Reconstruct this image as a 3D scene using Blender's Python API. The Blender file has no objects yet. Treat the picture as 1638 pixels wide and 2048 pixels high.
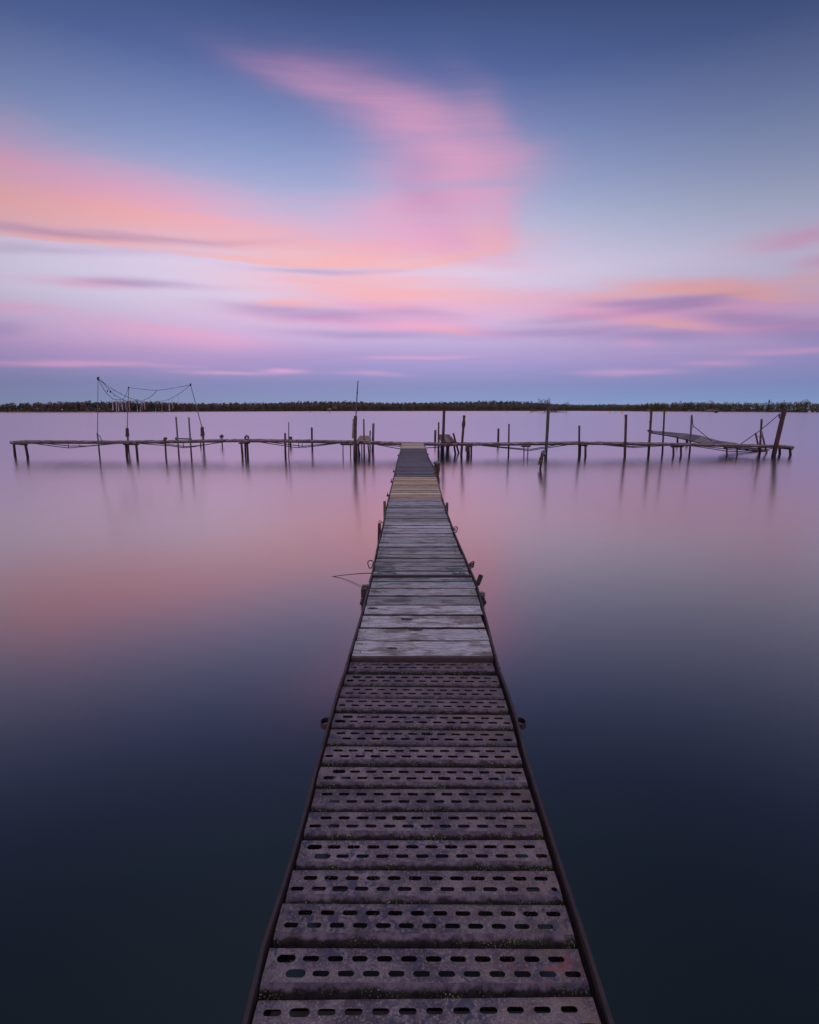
import bpy, bmesh, math, random
from mathutils import Vector, Matrix, noise
R = math.radians
S = bpy.context.scene
COL = S.collection
rnd = random.Random(7)

# ------------------------------------------------------------------ camera
H = 2.16                 # eye height above the lake
F = 1100.0               # focal length in photo pixels (1638 wide)
PITCH = math.atan(204.2 / F)
cd = bpy.data.cameras.new("camera")
cam = bpy.data.objects.new("camera", cd)
COL.objects.link(cam)
cam.location = (0, 0, H)
cam.rotation_euler = (math.pi / 2 - PITCH, 0, 0)
cd.sensor_fit = 'HORIZONTAL'
cd.sensor_width = 36.0
cd.lens = 36.0 * F / 1638.0
cd.clip_start = 0.05
cd.clip_end = 8000
S.camera = cam
S.view_settings.view_transform = 'Standard'
S.view_settings.look = 'None'
S.view_settings.exposure = 0.0
S.view_settings.gamma = 1.0

CP, SP = math.cos(PITCH), math.sin(PITCH)
def ray(x, y):
    u = (x - 819) / F; v = (y - 1024) / F
    return Vector((u, CP - v * SP, -SP - v * CP))
def PD(x, y, D):                       # point seen at (x, y) standing D metres out
    d = ray(x, y); t = D / d.y
    return Vector((d.x * t, D, H + d.z * t))
def PZ(x, y, z):                       # point seen at (x, y) lying at height z
    d = ray(x, y); t = (z - H) / d.z
    return Vector((d.x * t, d.y * t, z))

def lin(c):
    return tuple(((v / 255) / 12.92 if v <= 10.3 else ((v / 255 + 0.055) / 1.055) ** 2.4) for v in c) + (1.0,)

# ------------------------------------------------------------------ world
SUN_EL, SUN_ROT = R(4.0), R(215)        # low behind the photographer
W = bpy.data.worlds.new("World")
S.world = W
W.use_nodes = True
nt = W.node_tree
for n in list(nt.nodes): nt.nodes.remove(n)
def N(t, **k):
    n = nt.nodes.new(t)
    for a, b in k.items(): setattr(n, a, b)
    return n
def L(a, b): nt.links.new(a, b)
def setin(sock, v):
    if hasattr(v, 'node'): L(v, sock)
    else: sock.default_value = v
def M(op, a, b=0.0, c=0.0, clamp=False):
    n = N('ShaderNodeMath', operation=op); n.use_clamp = clamp
    setin(n.inputs[0], a); setin(n.inputs[1], b); setin(n.inputs[2], c)
    return n.outputs[0]
def MR(v, a, b, c, d, smooth=False):
    n = N('ShaderNodeMapRange'); n.clamp = True
    if smooth: n.interpolation_type = 'SMOOTHSTEP'
    setin(n.inputs[0], v)
    for i, q in enumerate((a, b, c, d)): setin(n.inputs[i + 1], q)
    return n.outputs[0]
def MIX(f, a, b):
    n = N('ShaderNodeMix', data_type='RGBA')
    setin(n.inputs[0], f); setin(n.inputs[6], a); setin(n.inputs[7], b)
    return n.outputs[2]

tc = N('ShaderNodeTexCoord')
sep = N('ShaderNodeSeparateXYZ'); L(tc.outputs['Generated'], sep.inputs[0])
DEG = 180 / math.pi
AZ = M('MULTIPLY', M('ARCTAN2', sep.outputs[0], sep.outputs[1]), DEG)
EL = M('MULTIPLY', M('ARCSINE', sep.outputs[2]), DEG)
def azel(x, y):
    d = ray(x, y).normalized()
    return math.atan2(d.x, d.y) * DEG, math.asin(d.z) * DEG
# wind-drawn warp of the cloud deck
comb = N('ShaderNodeCombineXYZ'); L(AZ, comb.inputs[0]); L(EL, comb.inputs[1])
def noise2(sx, sy, detail, rough=0.5, dist=0.0, off=0.0, rot=0.0):
    mp = N('ShaderNodeMapping'); L(comb.outputs[0], mp.inputs[0])
    mp.inputs['Scale'].default_value = (sx, sy, 1); mp.inputs['Location'].default_value = (off, off * 1.7, off)
    mp.inputs['Rotation'].default_value = (0, 0, rot)
    n = N('ShaderNodeTexNoise'); n.inputs['Scale'].default_value = 1.0
    n.inputs['Detail'].default_value = detail; n.inputs['Roughness'].default_value = rough
    n.inputs['Distortion'].default_value = dist
    L(mp.outputs[0], n.inputs['Vector'])
    return n
wn = noise2(0.055, 0.24, 3.0, 0.5, 0.0, 3.1)
wsub = N('ShaderNodeVectorMath', operation='SUBTRACT'); L(wn.outputs['Color'], wsub.inputs[0]); wsub.inputs[1].default_value = (.5, .5, .5)
wmul = N('ShaderNodeVectorMath', operation='MULTIPLY'); L(wsub.outputs[0], wmul.inputs[0]); wmul.inputs[1].default_value = (9, 1.7, 0)
wadd = N('ShaderNodeVectorMath', operation='ADD'); L(comb.outputs[0], wadd.inputs[0]); L(wmul.outputs[0], wadd.inputs[1])
WP = wadd.outputs[0]

def cloud(x1, y1, x2, y2, t, w, edge=0):
    """a soft drawn-out patch of cloud between two sky directions"""
    a1, e1 = azel(x1, y1); a2, e2 = azel(x2, y2)
    cx, cy = (x1 + x2) / 2, (y1 + y2) / 2
    th = abs(azel(cx, cy - t / 2)[1] - azel(cx, cy + t / 2)[1])
    mp = N('ShaderNodeMapping', vector_type='TEXTURE'); L(WP, mp.inputs[0])
    mp.inputs['Location'].default_value = ((a1 + a2) / 2, (e1 + e2) / 2, 0)
    ang = math.atan2(e2 - e1, a2 - a1)
    mp.inputs['Rotation'].default_value = (0, 0, ang)
    ln = math.hypot(a2 - a1, e2 - e1)
    mp.inputs['Scale'].default_value = (ln * 0.58, th * 0.72, 1)
    d = N('ShaderNodeVectorMath', operation='DOT_PRODUCT'); L(mp.outputs[0], d.inputs[0]); L(mp.outputs[0], d.inputs[1])
    g = M('MULTIPLY', M('POWER', 0.3679, d.outputs['Value']), w)
    if edge:      # crisp lower edge
        s_ = N('ShaderNodeSeparateXYZ'); L(mp.outputs[0], s_.inputs[0]); g = M('MULTIPLY', g, MR(s_.outputs[1], -.62, -.18, 0, 1.25, True))
    return g
def layer(lst):
    acc = None
    for b in lst:
        v = cloud(*b)
        acc = v if acc is None else M('ADD', acc, v)
    return acc
pink = layer([
    (-160, 345, 420, 432, 100, .80), (-120, 290, 60, 330, 60, .35), (300, 425, 900, 508, 70, .55, 1), (700, 455, 1010, 508, 90, .50, 1),
    (520, 130, 780, 190, 46, .24), (640, 170, 880, 250, 84, .30), (780, 230, 960, 345, 100, .44), (860, 290, 1000, 430, 100, .28),
    (930, 180, 1010, 320, 70, .24), (1000, 400, 1030, 490, 44, .40), (740, 420, 960, 460, 90, .38), (940, 350, 1090, 370, 140, .12),
    (540, 570, 1000, 600, 66, .60), (740, 648, 960, 668, 14, .85, 1), (480, 630, 1000, 628, 40, .42),
    (1130, 622, 1660, 618, 60, .95), (1150, 628, 1390, 645, 26, 1.1, 1), (1400, 655, 1680, 650, 11, .9), (1380, 610, 1620, 612, 16, .6), (600, 640, 960, 664, 20, .7, 1), (620, 600, 820, 612, 16, .5), (200, 640, 500, 688, 20, .55), (60, 562, 300, 574, 13, .55),
    (-40, 608, 140, 617, 11, .70), (-40, 722, 290, 728, 8, .75), (760, 712, 940, 709, 5, .7),
    (530, 738, 600, 738, 6, .7), (1180, 742, 1330, 738, 7, .6), (1380, 722, 1500, 718, 9, .5), (1500, 700, 1700, 692, 9, .5),
    (1500, 488, 1680, 455, 26, .75), (1590, 525, 1720, 512, 20, .7), (-40, 225, 90, 270, 50, .10), (760, 330, 940, 440, 120, .46), (1225, 680, 1300, 686, 9, .6),
    (-60, 668, 520, 692, 54, .34), (380, 742, 520, 744, 6, .4), (680, 742, 800, 744, 6, .35), (900, 700, 1700, 720, 60, .10)])
peach = layer([
    (-160, 392, 340, 440, 52, 1.1), (560, 555, 900, 560, 18, .5), (-120, 350, 60, 380, 60, .40), (200, 432, 560, 470, 36, .62), (-60, 464, 300, 484, 16, .70, 1),
    (300, 496, 700, 530, 20, .95, 1), (480, 485, 900, 530, 46, .62, 1), (780, 542, 1010, 500, 20, .65, 1),
    (940, 462, 1040, 486, 40, .38), (580, 566, 960, 594, 30, 1.2), (515, 600, 600, 604, 13, 1.0),
    (1150, 594, 1360, 574, 15, .75), (1300, 574, 1620, 598, 26, 1.35, 1), (1265, 647, 1400, 653, 16, 1.1, 1),
    (1180, 636, 1330, 642, 14, .2), (820, 655, 950, 668, 8, .55), (1560, 560, 1700, 558, 26, .45)])
mauve = layer([
    (-80, 447, 440, 476, 13, .55), (-80, 488, 260, 503, 13, .5), (500, 617, 720, 634, 18, 1.0),
    (620, 664, 860, 670, 12, .95), (960, 669, 1240, 655, 14, .8), (1200, 607, 1430, 601, 15, .75), (1400, 606, 1240, 626, 12, .5),
    (1400, 630, 1620, 644, 18, .8), (1180, 671, 1440, 668, 14, .8), (1540, 662, 1720, 676, 18, .8),
    (-60, 655, 60, 650, 22, .6), (180, 566, 380, 572, 12, .6), (780, 320, 890, 420, 60, .30),
    (520, 533, 760, 543, 8, .6), (1050, 645, 1200, 634, 12, .5), (720, 620, 900, 640, 16, .35), (-60, 690, 900, 705, 26, .35)])
# long-exposure streaks drawn through the deck
st = noise2(0.05, 0.85, 3.0, 0.55, 0.3, 9.0)
st2 = noise2(0.035, 0.30, 4.0, 0.55, 0.4, 21.0, R(-8))
mod = M('MULTIPLY', MR(st.outputs['Fac'], .3, .7, .72, 1.2), MR(st2.outputs['Fac'], .3, .7, .55, 1.35))
st3 = noise2(0.10, 2.6, 3.0, 0.6, 0.2, 33.0, R(3))
mod = M('MULTIPLY', mod, MR(st3.outputs['Fac'], .3, .7, .88, 1.12))
def dens(v, k=1.0):
    v = M('MULTIPLY', v, mod)
    return M('SUBTRACT', 1.0, M('POWER', 0.3679, M('MULTIPLY', v, k)), clamp=True)

ramp = N('ShaderNodeValToRGB')
L(MR(EL, -5, 95, 0, 1), ramp.inputs[0])
stops = [(-5, (100, 92, 108)), (0.3, (112, 104, 120)), (2.5, (124, 112, 144)), (4.5, (158, 136, 178)), (7, (196, 172, 206)),
         (10, (216, 204, 225)), (13, (222, 211, 234)), (16.5, (190, 194, 220)), (20, (158, 168, 206)), (23.5, (128, 142, 188)),
         (28, (84, 101, 154)), (33, (53, 68, 112)), (39, (42, 60, 84)), (48, (38, 55, 68)), (58, (28, 38, 50)), (66, (124, 130, 158)), (92, (205, 212, 232))]  # bright stops towards the zenith are added to light the deck from above
cr = ramp.color_ramp          # 16 stops
while len(cr.elements) < len(stops): cr.elements.new(0.5)
for e, (a, c) in zip(cr.elements, stops):
    e.position = (a + 5) / 100; e.color = lin(c)
col = ramp.outputs[0]
col = MIX(dens(pink, 1.35), col, lin((236, 160, 190)))
col = MIX(dens(peach, 1.15), col, lin((252, 176, 162)))
col = MIX(M('MULTIPLY', dens(mauve, 1.25), .85), col, lin((150, 120, 168)))
# the sky is brightest ahead, falling off to both sides (and darker to the east)
absaz = M('ABSOLUTE', M('ADD', AZ, 8.0))
fall = MR(absaz, 6, 48, 1.0, MR(EL, 8, 36, .62, .40), True)
back = MR(M('ABSOLUTE', AZ), 75, 140, 0.0, 1.0, True)       # the afterglow side, behind the photographer
fall = M('ADD', fall, MR(EL, 60, 86, 0, 3.8, True))          # added brightening overhead, out of view, to lift the deck
fall = M('ADD', fall, M('MULTIPLY', back, MR(EL, 8, 75, 0.9, 0.1)))
col = MIX(M('MULTIPLY', back, MR(EL, 5, 60, .4, .1)), col, lin((235, 170, 165)))
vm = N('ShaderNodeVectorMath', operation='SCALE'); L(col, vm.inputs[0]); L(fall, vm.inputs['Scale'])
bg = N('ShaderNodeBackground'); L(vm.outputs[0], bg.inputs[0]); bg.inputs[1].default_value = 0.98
sky = N('ShaderNodeTexSky', sky_type='NISHITA'); sky.sun_disc = False
sky.sun_elevation = SUN_EL; sky.sun_rotation = SUN_ROT; sky.air_density = .12; sky.dust_density = 0; sky.ozone_density = 1
bg2 = N('ShaderNodeBackground'); L(sky.outputs[0], bg2.inputs[0]); bg2.inputs[1].default_value = 0.05
ad = N('ShaderNodeAddShader'); L(bg.outputs[0], ad.inputs[0]); L(bg2.outputs[0], ad.inputs[1])
wo = N('ShaderNodeOutputWorld'); L(ad.outputs[0], wo.inputs[0])

sd = bpy.data.lights.new("sun", 'SUN')
sd.energy = 0.3; sd.angle = R(20); sd.color = (1.0, .74, .66)
so = bpy.data.objects.new("sun", sd); COL.objects.link(so)
az = SUN_ROT
so.rotation_euler = Vector((math.sin(az), math.cos(az), math.tan(SUN_EL))).to_track_quat('Z', 'Y').to_euler()

# ------------------------------------------------------------------ helpers
def tag(o, label=None, cat=None, group=None, kind=None):
    if label: o['label'] = label
    if cat: o['category'] = cat
    if group: o['group'] = group
    if kind: o['kind'] = kind
    return o
def thing(name, label, cat, loc=(0, 0, 0), group=None):
    o = bpy.data.objects.new(name, None); COL.objects.link(o); o.location = loc
    o.empty_display_size = .1
    return tag(o, label, cat, group)

class MB:
    def __init__(s): s.v = []; s.f = []; s.m = []
    def add(s, vs, fs, mi=0):
        b = len(s.v); s.v += [tuple(v) for v in vs]
        s.f += [tuple(b + i for i in f) for f in fs]; s.m += [mi] * len(fs)
    def box(s, c, d, rot=None, mi=0):
        vs = [Vector((x * d[0] / 2, y * d[1] / 2, z * d[2] / 2)) for x in (-1, 1) for y in (-1, 1) for z in (-1, 1)]
        if rot is not None: vs = [rot @ v for v in vs]
        s.add([v + Vector(c) for v in vs], [(0, 1, 3, 2), (4, 6, 7, 5), (0, 4, 5, 1), (2, 3, 7, 6), (0, 2, 6, 4), (1, 5, 7, 3)], mi)
    def hexa(s, p, mi=0):        # 4 bottom corners then 4 top corners
        s.add(p, [(0, 3, 2, 1), (4, 5, 6, 7), (0, 1, 5, 4), (1, 2, 6, 5), (2, 3, 7, 6), (3, 0, 4, 7)], mi)
    def tube(s, pts, r, n=10, mi=0, cap=True, wob=0.0, seed=0, jag=0.0, sq=False):
        pts = [Vector(p) for p in pts]
        rs = r if isinstance(r, (list, tuple)) else [r] * len(pts)
        b = len(s.v)
        for i, p in enumerate(pts):
            t = (pts[min(i + 1, len(pts) - 1)] - pts[max(i - 1, 0)]).normalized()
            ref = Vector((0, 1, 0)) if abs(t.y) < .9 else Vector((1, 0, 0))
            x = ref.cross(t).normalized(); y = t.cross(x)
            for k in range(n):
                a = 2 * math.pi * (k + .5) / n
                rr = rs[i]
                if wob: rr *= 1 + wob * noise.noise(Vector((math.cos(a) * 1.3 + seed, math.sin(a) * 1.3, i * .55 + seed)))
                if sq:
                    ca, sa = math.cos(a), math.sin(a); rr *= 1 / max(abs(ca), abs(sa)) ** .8
                q = p + x * math.cos(a) * rr + y * math.sin(a) * rr
                if jag and i == len(pts) - 1: q = q + t * jag * (noise.noise(Vector((k * 1.7, seed, 0))))
                s.v.append(tuple(q))
        for i in range(len(pts) - 1):
            for k in range(n):
                a = b + i * n + k; c = b + i * n + (k + 1) % n
                s.f.append((a, c, c + n, a + n)); s.m.append(mi)
        if cap:
            s.f.append(tuple(b + k for k in range(n))[::-1]); s.m.append(mi)
            e = b + (len(pts) - 1) * n
            s.f.append(tuple(e + k for k in range(n))); s.m.append(mi)
    def build(s, name, mats, parent=None, smooth=False, origin=None, bevel=0.0):
        me = bpy.data.meshes.new(name)
        if parent is None: o0 = Vector(origin) if origin is not None else Vector((0, 0, 0))
        else:
            o0 = Vector((0, 0, 0)); q = parent
            while q is not None: o0 += q.location; q = q.parent
        me.from_pydata([tuple(Vector(v) - o0) for v in s.v], [], s.f)
        if not isinstance(mats, (list, tuple)): mats = [mats]
        for m in mats: me.materials.append(m)
        me.polygons.foreach_set('material_index', s.m)
        me.validate(); me.update()
        if smooth:
            me.polygons.foreach_set('use_smooth', [True] * len(me.polygons))
            me.set_sharp_from_angle(angle=R(40))
        o = bpy.data.objects.new(name, me); COL.objects.link(o)
        if parent is None: o.location = o0
        else: o.parent = parent
        if bevel:
            md = o.modifiers.new('bevel', 'BEVEL'); md.width = bevel; md.segments = 2; md.limit_method = 'ANGLE'; md.angle_limit = R(50)
        return o

# ------------------------------------------------------------------ materials
def mat(name):
    m = bpy.data.materials.new(name); m.use_nodes = True
    t = m.node_tree; t.nodes.clear()
    o = t.nodes.new('ShaderNodeOutputMaterial'); p = t.nodes.new('ShaderNodeBsdfPrincipled')
    t.links.new(p.outputs[0], o.inputs[0])
    return m, t, p
class T:
    def __init__(s, t): s.t = t
    def n(s, ty, **k):
        x = s.t.nodes.new(ty)
        for a, b in k.items(): setattr(x, a, b)
        return x
    def l(s, a, b): s.t.links.new(a, b)
    def coord(s, scale, which='Object', loc=(0, 0, 0), rnd_off=True):
        c = s.n('ShaderNodeTexCoord'); mp = s.n('ShaderNodeMapping')
        mp.inputs['Scale'].default_value = scale
        if rnd_off and which == 'Object':
            oi = s.n('ShaderNodeObjectInfo'); mm = s.n('ShaderNodeVectorMath', operation='SCALE')
            cx = s.n('ShaderNodeCombineXYZ'); s.l(oi.outputs['Random'], cx.inputs[0]); s.l(oi.outputs['Random'], cx.inputs[1]); s.l(oi.outputs['Random'], cx.inputs[2])
            s.l(cx.outputs[0], mm.inputs[0]); mm.inputs['Scale'].default_value = 37.0
            a = s.n('ShaderNodeVectorMath', operation='ADD'); s.l(c.outputs[which], a.inputs[0]); s.l(mm.outputs[0], a.inputs[1])
            s.l(a.outputs[0], mp.inputs[0])
        else: s.l(c.outputs[which], mp.inputs[0])
        return mp.outputs[0]
    def noise(s, v, scale, detail=4, rough=.55, dist=0):
        x = s.n('ShaderNodeTexNoise'); s.l(v, x.inputs['Vector'])
        x.inputs['Scale'].default_value = scale; x.inputs['Detail'].default_value = detail
        x.inputs['Roughness'].default_value = rough; x.inputs['Distortion'].default_value = dist
        return x.outputs['Fac']
    def mr(s, v, a, b, c=0., d=1., smooth=False):
        x = s.n('ShaderNodeMapRange'); s.l(v, x.inputs[0])
        if smooth: x.interpolation_type = 'SMOOTHSTEP'
        for i, q in enumerate((a, b, c, d)): x.inputs[i + 1].default_value = q
        return x.outputs[0]
    def mix(s, f, a, b, bt='MIX'):
        x = s.n('ShaderNodeMix', data_type='RGBA', blend_type=bt)
        for i, q in ((0, f), (6, a), (7, b)):
            if hasattr(q, 'node'): s.l(q, x.inputs[i])
            else: x.inputs[i].default_value = q if i == 0 else (tuple(q) + (1,))[:4]
        return x.outputs[2]
    def math(s, op, a, b=0., clamp=False):
        x = s.n('ShaderNodeMath', operation=op); x.use_clamp = clamp
        for i, q in enumerate((a, b)):
            if hasattr(q, 'node'): s.l(q, x.inputs[i])
            else: x.inputs[i].default_value = q
        return x.outputs[0]
    def bump(s, h, strength, dist, p):
        x = s.n('ShaderNodeBump'); s.l(h, x.inputs['Height']); x.inputs['Strength'].default_value = strength
        x.inputs['Distance'].default_value = dist; s.l(x.outputs[0], p.inputs['Normal'])

def wood(name, light, dark, stain, stain_amt=.5, grain=1.0, green=0.0, rough=.75, axis='x'):
    m, t, p = mat(name); q = T(t)
    sc = {'x': (2.6, 30, 30), 'z': (30, 30, 2.6), 'y': (30, 2.6, 30)}[axis]
    v = q.coord(sc); g = q.noise(v, 2.3 * grain, 7, .78, .15)
    sc2 = {'x': (9, 150, 150), 'z': (150, 150, 9), 'y': (150, 9, 150)}[axis]
    g2 = q.noise(q.coord(sc2), 1.0 * grain, 3, .7)
    c = q.mix(q.mr(g, .34, .62), dark, light)
    c = q.mix(q.math('MULTIPLY', q.mr(g2, .52, .66), .75), c, tuple(x * .28 for x in dark))
    sc3 = {'x': (3.2, 9, 9), 'z': (9, 9, 3.2), 'y': (9, 3.2, 9)}[axis]
    sn = q.noise(q.coord(sc3, loc=(3, 1, 2)), 1.0, 5, .65, .4)
    c = q.mix(q.math('MULTIPLY', q.mr(sn, .50, .62), stain_amt), c, stain)
    # sparse knots
    vo = q.n('ShaderNodeTexVoronoi'); q.l(q.coord({'x': (3.2, 7.5, 7.5), 'z': (7.5, 7.5, 3.2), 'y': (7.5, 3.2, 7.5)}[axis]), vo.inputs['Vector']); vo.inputs['Scale'].default_value = 1.0
    kn = q.mr(vo.outputs['Distance'], .055, .13, 1, 0)
    c = q.mix(q.math('MULTIPLY', kn, .7), c, tuple(x * .35 for x in stain))
    sp = q.noise(q.coord((34, 60, 60)), 1.0, 3, .6)
    c = q.mix(q.math('MULTIPLY', q.mr(sp, .66, .74), .75), c, tuple(x * .2 for x in dark))
    # pale flecks
    fl = q.noise(q.coord((22, 45, 45), loc=(9, 9, 9)), 1.3, 3, .6)
    c = q.mix(q.math('MULTIPLY', q.mr(fl, .66, .78), .5), c, tuple(min(.7, x * 1.5) for x in light))
    if green:
        gn = q.noise(q.coord((5, 16, 16)), 1.2, 4, .6)
        c = q.mix(q.math('MULTIPLY', q.mr(gn, .42, .6), green), c, (.03, .16, .11))
    # each board its own tone
    oi = q.n('ShaderNodeObjectInfo'); hv = q.n('ShaderNodeHueSaturation')
    q.l(q.mr(oi.outputs['Random'], 0, 1, .66, 1.25), hv.inputs['Value']); q.l(c, hv.inputs['Color'])
    q.l(q.mr(q.math('FRACT', q.math('MULTIPLY', oi.outputs['Random'], 13.7)), 0, 1, .6, 1.35), hv.inputs['Saturation'])
    q.l(hv.outputs[0], p.inputs['Base Color'])
    p.inputs['Roughness'].default_value = rough
    h = q.math('ADD', q.math('MULTIPLY', g, .6), q.math('MULTIPLY', g2, .5))
    q.bump(h, .6, .004, p)
    return m

def metal(name, base, rust, amt=.5, rough=.6, scale=14, algae=False, spec=.5, dark=(.012, .010, .012)):
    m, t, p = mat(name); q = T(t)
    v = q.coord((1, 1, 1))
    n1 = q.noise(v, scale, 6, .65, .3); n2 = q.noise(v, scale * .22, 4, .6); n3 = q.noise(v, scale * 9, 3, .6)
    c = q.mix(q.mr(n1, .38, .64), base, tuple(x * .62 for x in base))
    c = q.mix(q.math('MULTIPLY', q.mr(n2, .42, .62), amt), c, rust)
    c = q.mix(q.math('MULTIPLY', q.mr(n3, .6, .75), .5), c, dark)
    if algae:       # weed and wet band near the waterline
        g = q.n('ShaderNodeNewGeometry'); s = q.n('ShaderNodeSeparateXYZ'); q.l(g.outputs['Position'], s.inputs[0])
        wl = q.math('ADD', s.outputs[2], q.math('MULTIPLY', q.math('SUBTRACT', n1, .5), .35))
        c = q.mix(q.mr(wl, .18, .62, .9, 0), c, (.014, .016, .010))
    q.l(c, p.inputs['Base Color'])
    q.l(q.mr(n1, .3, .7, rough - .12, rough + .15), p.inputs['Roughness'])
    p.inputs['Specular IOR Level'].default_value = spec
    q.bump(q.math('ADD', n1, q.math('MULTIPLY', n3, .3)), .5, .004, p)
    return m

def steel_plank():
    """rusty purple-brown pierced plank: dark flaked patches, pale specks, ochre lichen"""
    m, t, p = mat('pierced_steel'); q = T(t)
    v = q.coord((1, 1, 1), rnd_off=True)
    g = q.n('ShaderNodeNewGeometry')
    wv = g.outputs['Position']
    n1 = q.noise(v, 9, 6, .65, .2); n2 = q.noise(v, 130, 3, .6); n3 = q.noise(v, 34, 5, .6, .5)
    c = q.mix(q.mr(n1, .42, .60), (.115, .080, .100), (.27, .195, .205))
    c = q.mix(q.math('MULTIPLY', q.mr(n2, .52, .64), .65), c, (.38, .30, .30))
    c = q.mix(q.math('MULTIPLY', q.mr(n2, .45, .33), .5), c, (.05, .035, .05))
    # flaked patches
    fl = q.noise(v, 26, 5, .55, 1.2); flm = q.noise(wv, 2.4, 2, .5)
    f = q.math('MULTIPLY', q.mr(fl, .545, .56), q.mr(flm, .42, .54))
    c = q.mix(q.math('MULTIPLY', f, .9), c, (.065, .065, .11))
    # warm worn areas toward the right edge
    s = q.n('ShaderNodeSeparateXYZ'); q.l(wv, s.inputs[0])
    wr = q.math('MULTIPLY', q.mr(s.outputs[0], .12, .48), q.mr(q.noise(wv, 11, 5, .65), .42, .62))
    c = q.mix(q.math('MULTIPLY', wr, .65), c, (.27, .17, .13))
    rr = q.math('MULTIPLY', q.mr(s.outputs[0], .22, .34), q.math('MULTIPLY', q.mr(s.outputs[1], 1.52, 1.47), q.mr(s.outputs[1], 1.355, 1.37)))
    rr = q.math('MULTIPLY', rr, q.mr(q.noise(wv, 17, 5, .65, .6), .52, .60))
    c = q.mix(q.math('MULTIPLY', rr, .75), c, (.34, .10, .10))
    lc = q.math('MULTIPLY', q.mr(q.noise(wv, 75, 3, .6), .67, .73), q.mr(s.outputs[0], .15, .45, .15, 1))
    c = q.mix(q.math('MULTIPLY', lc, .8), c, (.30, .21, .06))
    # scattered pale flecks
    vo = q.n('ShaderNodeTexVoronoi'); q.l(wv, vo.inputs['Vector']); vo.inputs['Scale'].default_value = 55
    fk = q.math('MULTIPLY', q.mr(vo.outputs['Distance'], .13, .20, 1, 0), q.mr(q.noise(wv, 6, 2), .44, .58))
    c = q.mix(q.math('MULTIPLY', fk, .7), c, (.42, .36, .30))
    oi = q.n('ShaderNodeObjectInfo'); hv = q.n('ShaderNodeHueSaturation'); q.l(c, hv.inputs['Color'])
    q.l(q.mr(oi.outputs['Random'], 0, 1, .72, 1.2), hv.inputs['Value']); c = hv.outputs[0]
    q.l(c, p.inputs['Base Color'])
    q.l(q.mr(n1, .3, .7, .30, .56), p.inputs['Roughness'])
    p.inputs['Metallic'].default_value = .12
    q.bump(q.math('ADD', q.math('MULTIPLY', n2, .4), q.math('SUBTRACT', n3, q.math('MULTIPLY', f, .5))), .45, .002, p)
    return m
def moss_roll():
    m, t, p = mat('mossy_roll'); q = T(t)
    g = q.n('ShaderNodeNewGeometry'); wv = g.outputs['Position']
    n1 = q.noise(wv, 30, 5, .65)
    c = q.mix(q.mr(n1, .35, .65), (.016, .012, .012), (.045, .034, .036))
    msk = q.mr(q.noise(wv, 4.5, 3, .6), .40, .60)
    vo = q.n('ShaderNodeTexVoronoi'); q.l(wv, vo.inputs['Vector']); vo.inputs['Scale'].default_value = 130
    k = q.math('MULTIPLY', q.mr(vo.outputs['Distance'], .24, .36, 1, 0), q.mr(q.noise(wv, 22, 4), .44, .52))
    k = q.math('MULTIPLY', k, msk)
    hue = q.n('ShaderNodeSeparateXYZ'); q.l(vo.outputs['Color'], hue.inputs[0])
    mc = q.mix(hue.outputs[0], (.16, .24, .06), (.42, .40, .16))
    mc = q.mix(q.mr(hue.outputs[1], .7, .9), mc, (.55, .60, .48))
    c = q.mix(q.math('MULTIPLY', q.mr(n1, .45, .6), q.math('MULTIPLY', msk, .5)), c, (.035, .045, .012))
    c = q.mix(k, c, mc)
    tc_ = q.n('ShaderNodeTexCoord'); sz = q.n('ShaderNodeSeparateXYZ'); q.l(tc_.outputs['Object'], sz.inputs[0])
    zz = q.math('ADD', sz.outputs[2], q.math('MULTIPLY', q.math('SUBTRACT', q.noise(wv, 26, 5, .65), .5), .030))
    c = q.mix(q.mr(zz, -.008, -.001, 0, 1), c, q.mix(q.mr(n1, .4, .6), (.10, .07, .10), (.20, .15, .18)))  # darker down the curl: grime and crevice shade together in the colour
    q.l(c, p.inputs['Base Color']); p.inputs['Roughness'].default_value = .8; p.inputs['Specular IOR Level'].default_value = .25
    q.bump(q.math('ADD', n1, k), .7, .004, p)
    return m
def plain(name, c, rough=.7, metallic=0, var=.25, scale=12):
    m, t, p = mat(name); q = T(t)
    n1 = q.noise(q.coord((1, 1, 1)), scale, 5, .6)
    q.l(q.mix(q.mr(n1, .35, .65), tuple(x * (1 - var) for x in c), tuple(x * (1 + var) for x in c)), p.inputs['Base Color'])
    p.inputs['Roughness'].default_value = rough; p.inputs['Metallic'].default_value = metallic
    return m

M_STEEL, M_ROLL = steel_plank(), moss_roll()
M_RAIL = metal('rusty_rail', (.060, .040, .048), (.065, .032, .022), .6, .55, 18)
M_RUST = metal('rusty_steel', (.085, .045, .040), (.13, .045, .03), .7, .65, 14, algae=True)
M_REDPOST = metal('red_rust', (.105, .032, .030), (.075, .022, .022), .7, .6, 12, algae=True)
M_POST = metal('brown_post', (.105, .072, .062), (.07, .045, .04), .7, .7, 10, algae=True)
M_GREYPIPE = metal('grey_pipe', (.17, .17, .19), (.10, .08, .08), .5, .5, 16, algae=True)
M_OCHRE = metal('ochre_pipe', (.36, .19, .05), (.16, .08, .03), .5, .6, 12, algae=True)
M_DARK = plain('black_rubber', (.014, .013, .015), .7)
M_BRACE = metal('brace_steel', (.045, .033, .034), (.055, .028, .024), .5, .6, 20)
M_WOODB = wood('weathered_board', (.80, .75, .77), (.30, .265, .265), (.13, .095, .075), .75)
M_EDGE = plain('shaded_board_edge', (.05, .038, .034), .9, var=.5, scale=40)  # dark side faces: shade of the board gaps put into the colour
M_WOODG = wood('green_stained_board', (.62, .60, .64), (.24, .225, .24), (.13, .10, .09), .5, green=.8)
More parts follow.
